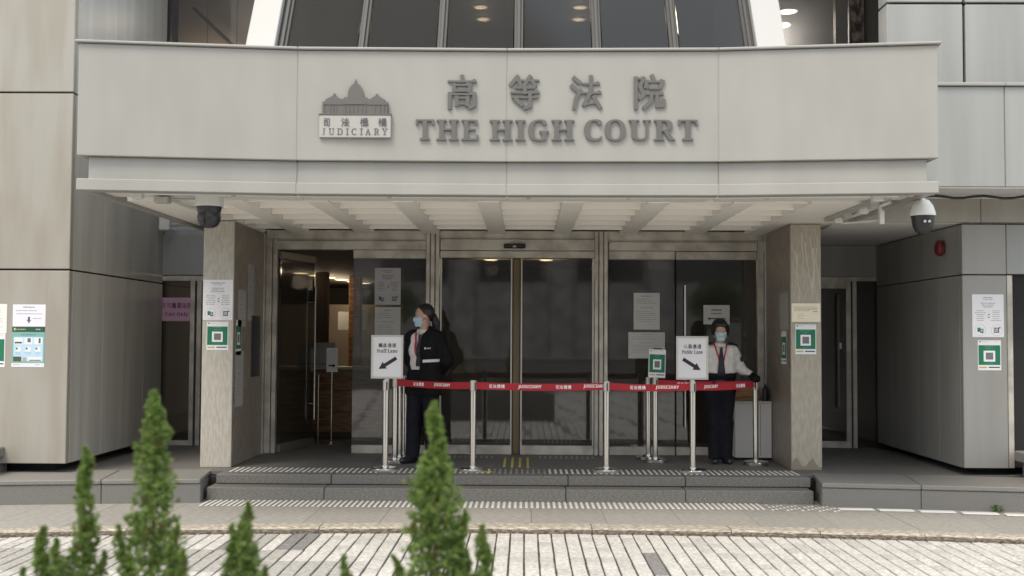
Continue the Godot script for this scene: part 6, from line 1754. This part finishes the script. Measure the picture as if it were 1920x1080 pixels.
	var tail := body(rot_bones([bone(hc + Vector3(0, 0.0, -0.115), hc + Vector3(0, -0.08, -0.145), 0.035, 0.042), bone(hc + Vector3(0, -0.08, -0.145), hc + Vector3(0, -0.28, -0.15), 0.042, 0.030), bone(hc + Vector3(0, -0.28, -0.15), hc + Vector3(0, -0.36, -0.145), 0.030, 0.012)], hc, turn), 0.007, 0.02)
	obj("ponytail", tail, M.hair, p)

# ------------------------------------------------------------------ foreground shrubs
func spire(b: MB, r: RandomNumberGenerator, foot: Vector3, tip: Vector3, prof: Array, tufts: int):
	# prof: Vector2(distance below the tip, radius); foliage stands in tufts round a slightly crooked leader
	var axis := tip - foot
	var H := axis.length()
	var lump := FastNoiseLite.new(); lump.seed = r.randi(); lump.frequency = 1.0
	var ph := r.randf() * TAU
	for i in tufts:
		var s := pow(r.randf(), 1.15)
		var down := s * H
		var env := 0.0
		for k in prof.size() - 1:
			if down >= prof[k].x: env = lerpf(prof[k].y, prof[k + 1].y, clampf((down - prof[k].x) / (prof[k + 1].x - prof[k].x), 0, 1))
		var az := r.randf() * TAU
		var l := lump.get_noise_3d(cos(az) * 1.3, down * 17.0, sin(az) * 1.3)
		env *= 0.72 + 0.85 * clampf(l + 0.3, 0.0, 1.0)
		if l < -0.30 and down > 0.18 and r.randf() < 0.75: continue
		var wob := Vector3(sin(down * 26.0 + ph), 0, cos(down * 21.0 + ph)) * 0.010 * clampf(down / 0.05, 0, 1)
		var core := tip - axis.normalized() * down + wob
		var out := Vector3(cos(az), 0, sin(az))
		var shell := sqrt(r.randf())
		var p0 := core + out * env * shell
		var size := r.randf_range(0.010, 0.019) * clampf(0.55 + down / 0.2, 0.55, 1.0)
		var lead := (out * 0.7 * shell + Vector3.UP * 0.8).normalized()
		var base := Color(0.105, 0.185, 0.047).lerp(Color(0.27, 0.375, 0.12), r.randf())
		if r.randf() < 0.05: base = Color(0.15, 0.10, 0.05)
		for k in 20:
			var dd := (lead * 0.9 + Vector3(r.randf_range(-1, 1), r.randf_range(-0.7, 1), r.randf_range(-1, 1)) * 0.95).normalized()
			var L := size * r.randf_range(0.6, 1.15)
			var q := p0 - lead * size * r.randf_range(0.0, 0.6)
			var side := dd.cross(Vector3(r.randf_range(-1, 1), r.randf_range(-1, 1), r.randf_range(-1, 1))).normalized() * L * 0.16
			b.tint = (base * r.randf_range(0.8, 1.2)).lerp(Color(0.32, 0.43, 0.15), 0.4 if r.randf() < 0.35 else 0.0)
			b.tri(q, q + dd * L * 0.55 + side, q + dd * L)
			b.tri(q, q + dd * L, q + dd * L * 0.55 - side)

func juniper(label: String, at: Vector3, tips: Array):
	var t := thing("juniper_shrub", label, "shrub", at, 0, "junipers in the foreground planter")
	var r := RandomNumberGenerator.new(); r.seed = int(absf(at.x) * 1000.0) + 3
	var b := MB.new(); b.tinted = true
	var st := MB.new()
	for q in tips:
		var tip := Vector3(q[0], q[1], q[2]) - at
		var foot := Vector3(tip.x * 0.35, 0.05, tip.z * 0.35)
		spire(b, r, foot, tip, q[3], int(q[4]))
		st.tube([Vector3(foot.x, 0, foot.z), foot.lerp(tip, 0.5), foot.lerp(tip, 0.93)], 0.012, 6, 0.002)
		for k in 14:
			var f := r.randf_range(0.08, 0.7)
			var p := foot.lerp(tip, f)
			var az := r.randf() * TAU
			st.tube([p, p + Vector3(cos(az) * 0.05, 0.05, sin(az) * 0.05) * (1.1 - f)], 0.004, 5, 0.0015)
	obj("crown", b, M.foliage, t)
	obj("trunk", st, M.bark, t)

func junipers():
	var z := -4.0
	var y := 0.45
	var tall := [Vector2(0, 0.008), Vector2(0.04, 0.024), Vector2(0.11, 0.030), Vector2(0.16, 0.048), Vector2(0.33, 0.062), Vector2(0.5, 0.085), Vector2(0.8, 0.12), Vector2(1.1, 0.14)]
	var slim := [Vector2(0, 0.007), Vector2(0.05, 0.020), Vector2(0.18, 0.032), Vector2(0.33, 0.040), Vector2(0.48, 0.068), Vector2(0.8, 0.09)]
	var cone := [Vector2(0, 0.005), Vector2(0.08, 0.022), Vector2(0.22, 0.046), Vector2(0.45, 0.075), Vector2(0.8, 0.09)]
	var wide := [Vector2(0, 0.007), Vector2(0.035, 0.018), Vector2(0.17, 0.028), Vector2(0.215, 0.050), Vector2(0.30, 0.082), Vector2(0.45, 0.092), Vector2(0.65, 0.12), Vector2(1.1, 0.14)]
	juniper("tallest juniper, left of the Exit Only door, with a feathery spire", Vector3(-1.28, y, z), [[-1.296, 1.436, z, tall, 2700], [-1.19, 0.98, z + 0.05, cone, 500], [-1.43, 0.96, z - 0.05, cone, 450]])
	juniper("slim juniper spire second from the left in front of the left wing", Vector3(-1.53, y, z - 0.02), [[-1.534, 1.240, z, slim, 1300], [-1.61, 0.93, z + 0.05, cone, 450], [-1.46, 0.88, z, cone, 350]])
	juniper("short juniper tip leftmost of the foreground row", Vector3(-1.68, y, z + 0.05), [[-1.672, 0.962, z, slim, 650], [-1.74, 0.82, z, cone, 350]])
	juniper("low juniper tip between the tallest spire and the twin spires", Vector3(-1.16, y, z + 0.1), [[-1.165, 0.895, z + 0.08, cone, 550]])
	juniper("twin-tipped juniper below the open left doorway", Vector3(-0.98, y, z), [[-0.962, 1.052, z, cone, 900], [-1.016, 0.976, z, cone, 650], [-0.89, 0.84, z + 0.03, cone, 350]])
	juniper("lowest juniper tip, just left of the big middle juniper", Vector3(-0.63, y, z), [[-0.625, 0.870, z, cone, 450]])
	juniper("broad middle juniper in front of the guard in the black jacket", Vector3(-0.30, y, z), [[-0.312, 1.402, z, wide, 3600], [-0.205, 1.03, z, cone, 600], [-0.45, 0.88, z + 0.04, cone, 450]])
	juniper("thin juniper tip right of the big middle juniper", Vector3(-0.15, y, z + 0.03), [[-0.142, 0.978, z, slim, 600], [-0.20, 0.88, z, cone, 350]])
	var t := thing("planter", "long granite planter holding the foreground junipers", "planter", Vector3(-0.9, -0.11, -3.9))
	obj("wall", mk(func(b: MB):
		b.span(Vector3(-1.5, 0, 0.32), Vector3(1.5, 0.62, 0.42), 0.01)
		b.span(Vector3(-1.5, 0, -0.42), Vector3(1.5, 0.62, -0.32), 0.01)
		b.span(Vector3(-1.5, 0, -0.3195), Vector3(-1.4, 0.62, 0.3195), 0.01)
		b.span(Vector3(1.4, 0, -0.3195), Vector3(1.5, 0.62, 0.3195), 0.01)), M.granite_wall, t)
	obj("soil", sp(Vector3(-1.399, 0.02, -0.319), Vector3(1.399, 0.565, 0.319)), M.soil, t)

# ------------------------------------------------------------------ what the glass mirrors
func surroundings():
	var t := thing("office_block", "dark office block facing the court across the forecourt", "building", Vector3(0, 0, 30))
	obj("wall", sp(Vector3(-34, -0.1, 0), Vector3(34, 8.4, 12)), M.far_wall, t)
	for i in 14:
		obj("pier", sp(Vector3(-33 + i * 4.9, 0, -0.4), Vector3(-32 + i * 4.9, 8.4, -0.01)), M.far_wall, t)
	for i in 13: obj("window", sp(Vector3(-31.7 + i * 4.9, 4.4, -0.06), Vector3(-28.4 + i * 4.9, 7.4, -0.005)), M.far_glass, t)
	var r := RandomNumberGenerator.new(); r.seed = 31
	for k in 5:
		var x: float = [-14.0, -8.6, -5.2, 6.8, 12.0][k]
		var q := thing("garden_tree", ["rounded", "taller", "small", "leaning", "spreading"][k] + " garden tree across the forecourt, seen only as a reflection", "tree", Vector3(x, 0, 13.5 + (k % 3) * 1.6), 0, "garden trees across the forecourt")
		var tr := MB.new()
		tr.tube([Vector3(0, -0.1, 0), Vector3(0.06, 1.2, 0), Vector3(0.0, 2.6, 0.05)], 0.11, 8, 0.05)
		for n in 6:
			var az := TAU * n / 6.0
			tr.tube([Vector3(0.03, 1.7, 0.02), Vector3(cos(az) * 0.8, 2.6 + 0.2 * (n % 2), sin(az) * 0.8)], 0.045, 6, 0.012)
		obj("trunk", tr, M.bark, q)
		var lv := MB.new(); lv.tinted = true
		for n in 5200:
			var d := Vector3(r.randfn(), r.randfn() * 0.7, r.randfn()).normalized()
			var p := Vector3(0, 2.9, 0) + d * (1.25 * pow(r.randf(), 0.4)) * (0.75 + 0.35 * sin(d.x * 5.0 + k) * cos(d.z * 4.0))
			lv.tint = Color(0.05, 0.085, 0.03) * r.randf_range(0.7, 1.5)
			var a := Vector3(r.randf_range(-1, 1), r.randf_range(-1, 1), r.randf_range(-1, 1)).normalized() * 0.07
			var c := a.cross(Vector3(r.randf_range(-1, 1), r.randf_range(-1, 1), r.randf_range(-1, 1))).normalized() * 0.03
			lv.tri(p - a, p + c, p + a); lv.tri(p - a, p + a, p - c)
		obj("crown", lv, M.foliage, q)
	var w := thing("garden_wall", "low planted wall across the forecourt", "wall", Vector3(0, 0, 9))
	obj("wall", sp(Vector3(-14, -0.1, 0), Vector3(14, 0.9, 0.5), 0.02), M.granite_wall, w)
	obj("coping", sp(Vector3(-14, 0.902, -0.05), Vector3(14, 0.98, 0.55), 0.02), M.granite_cap, w)
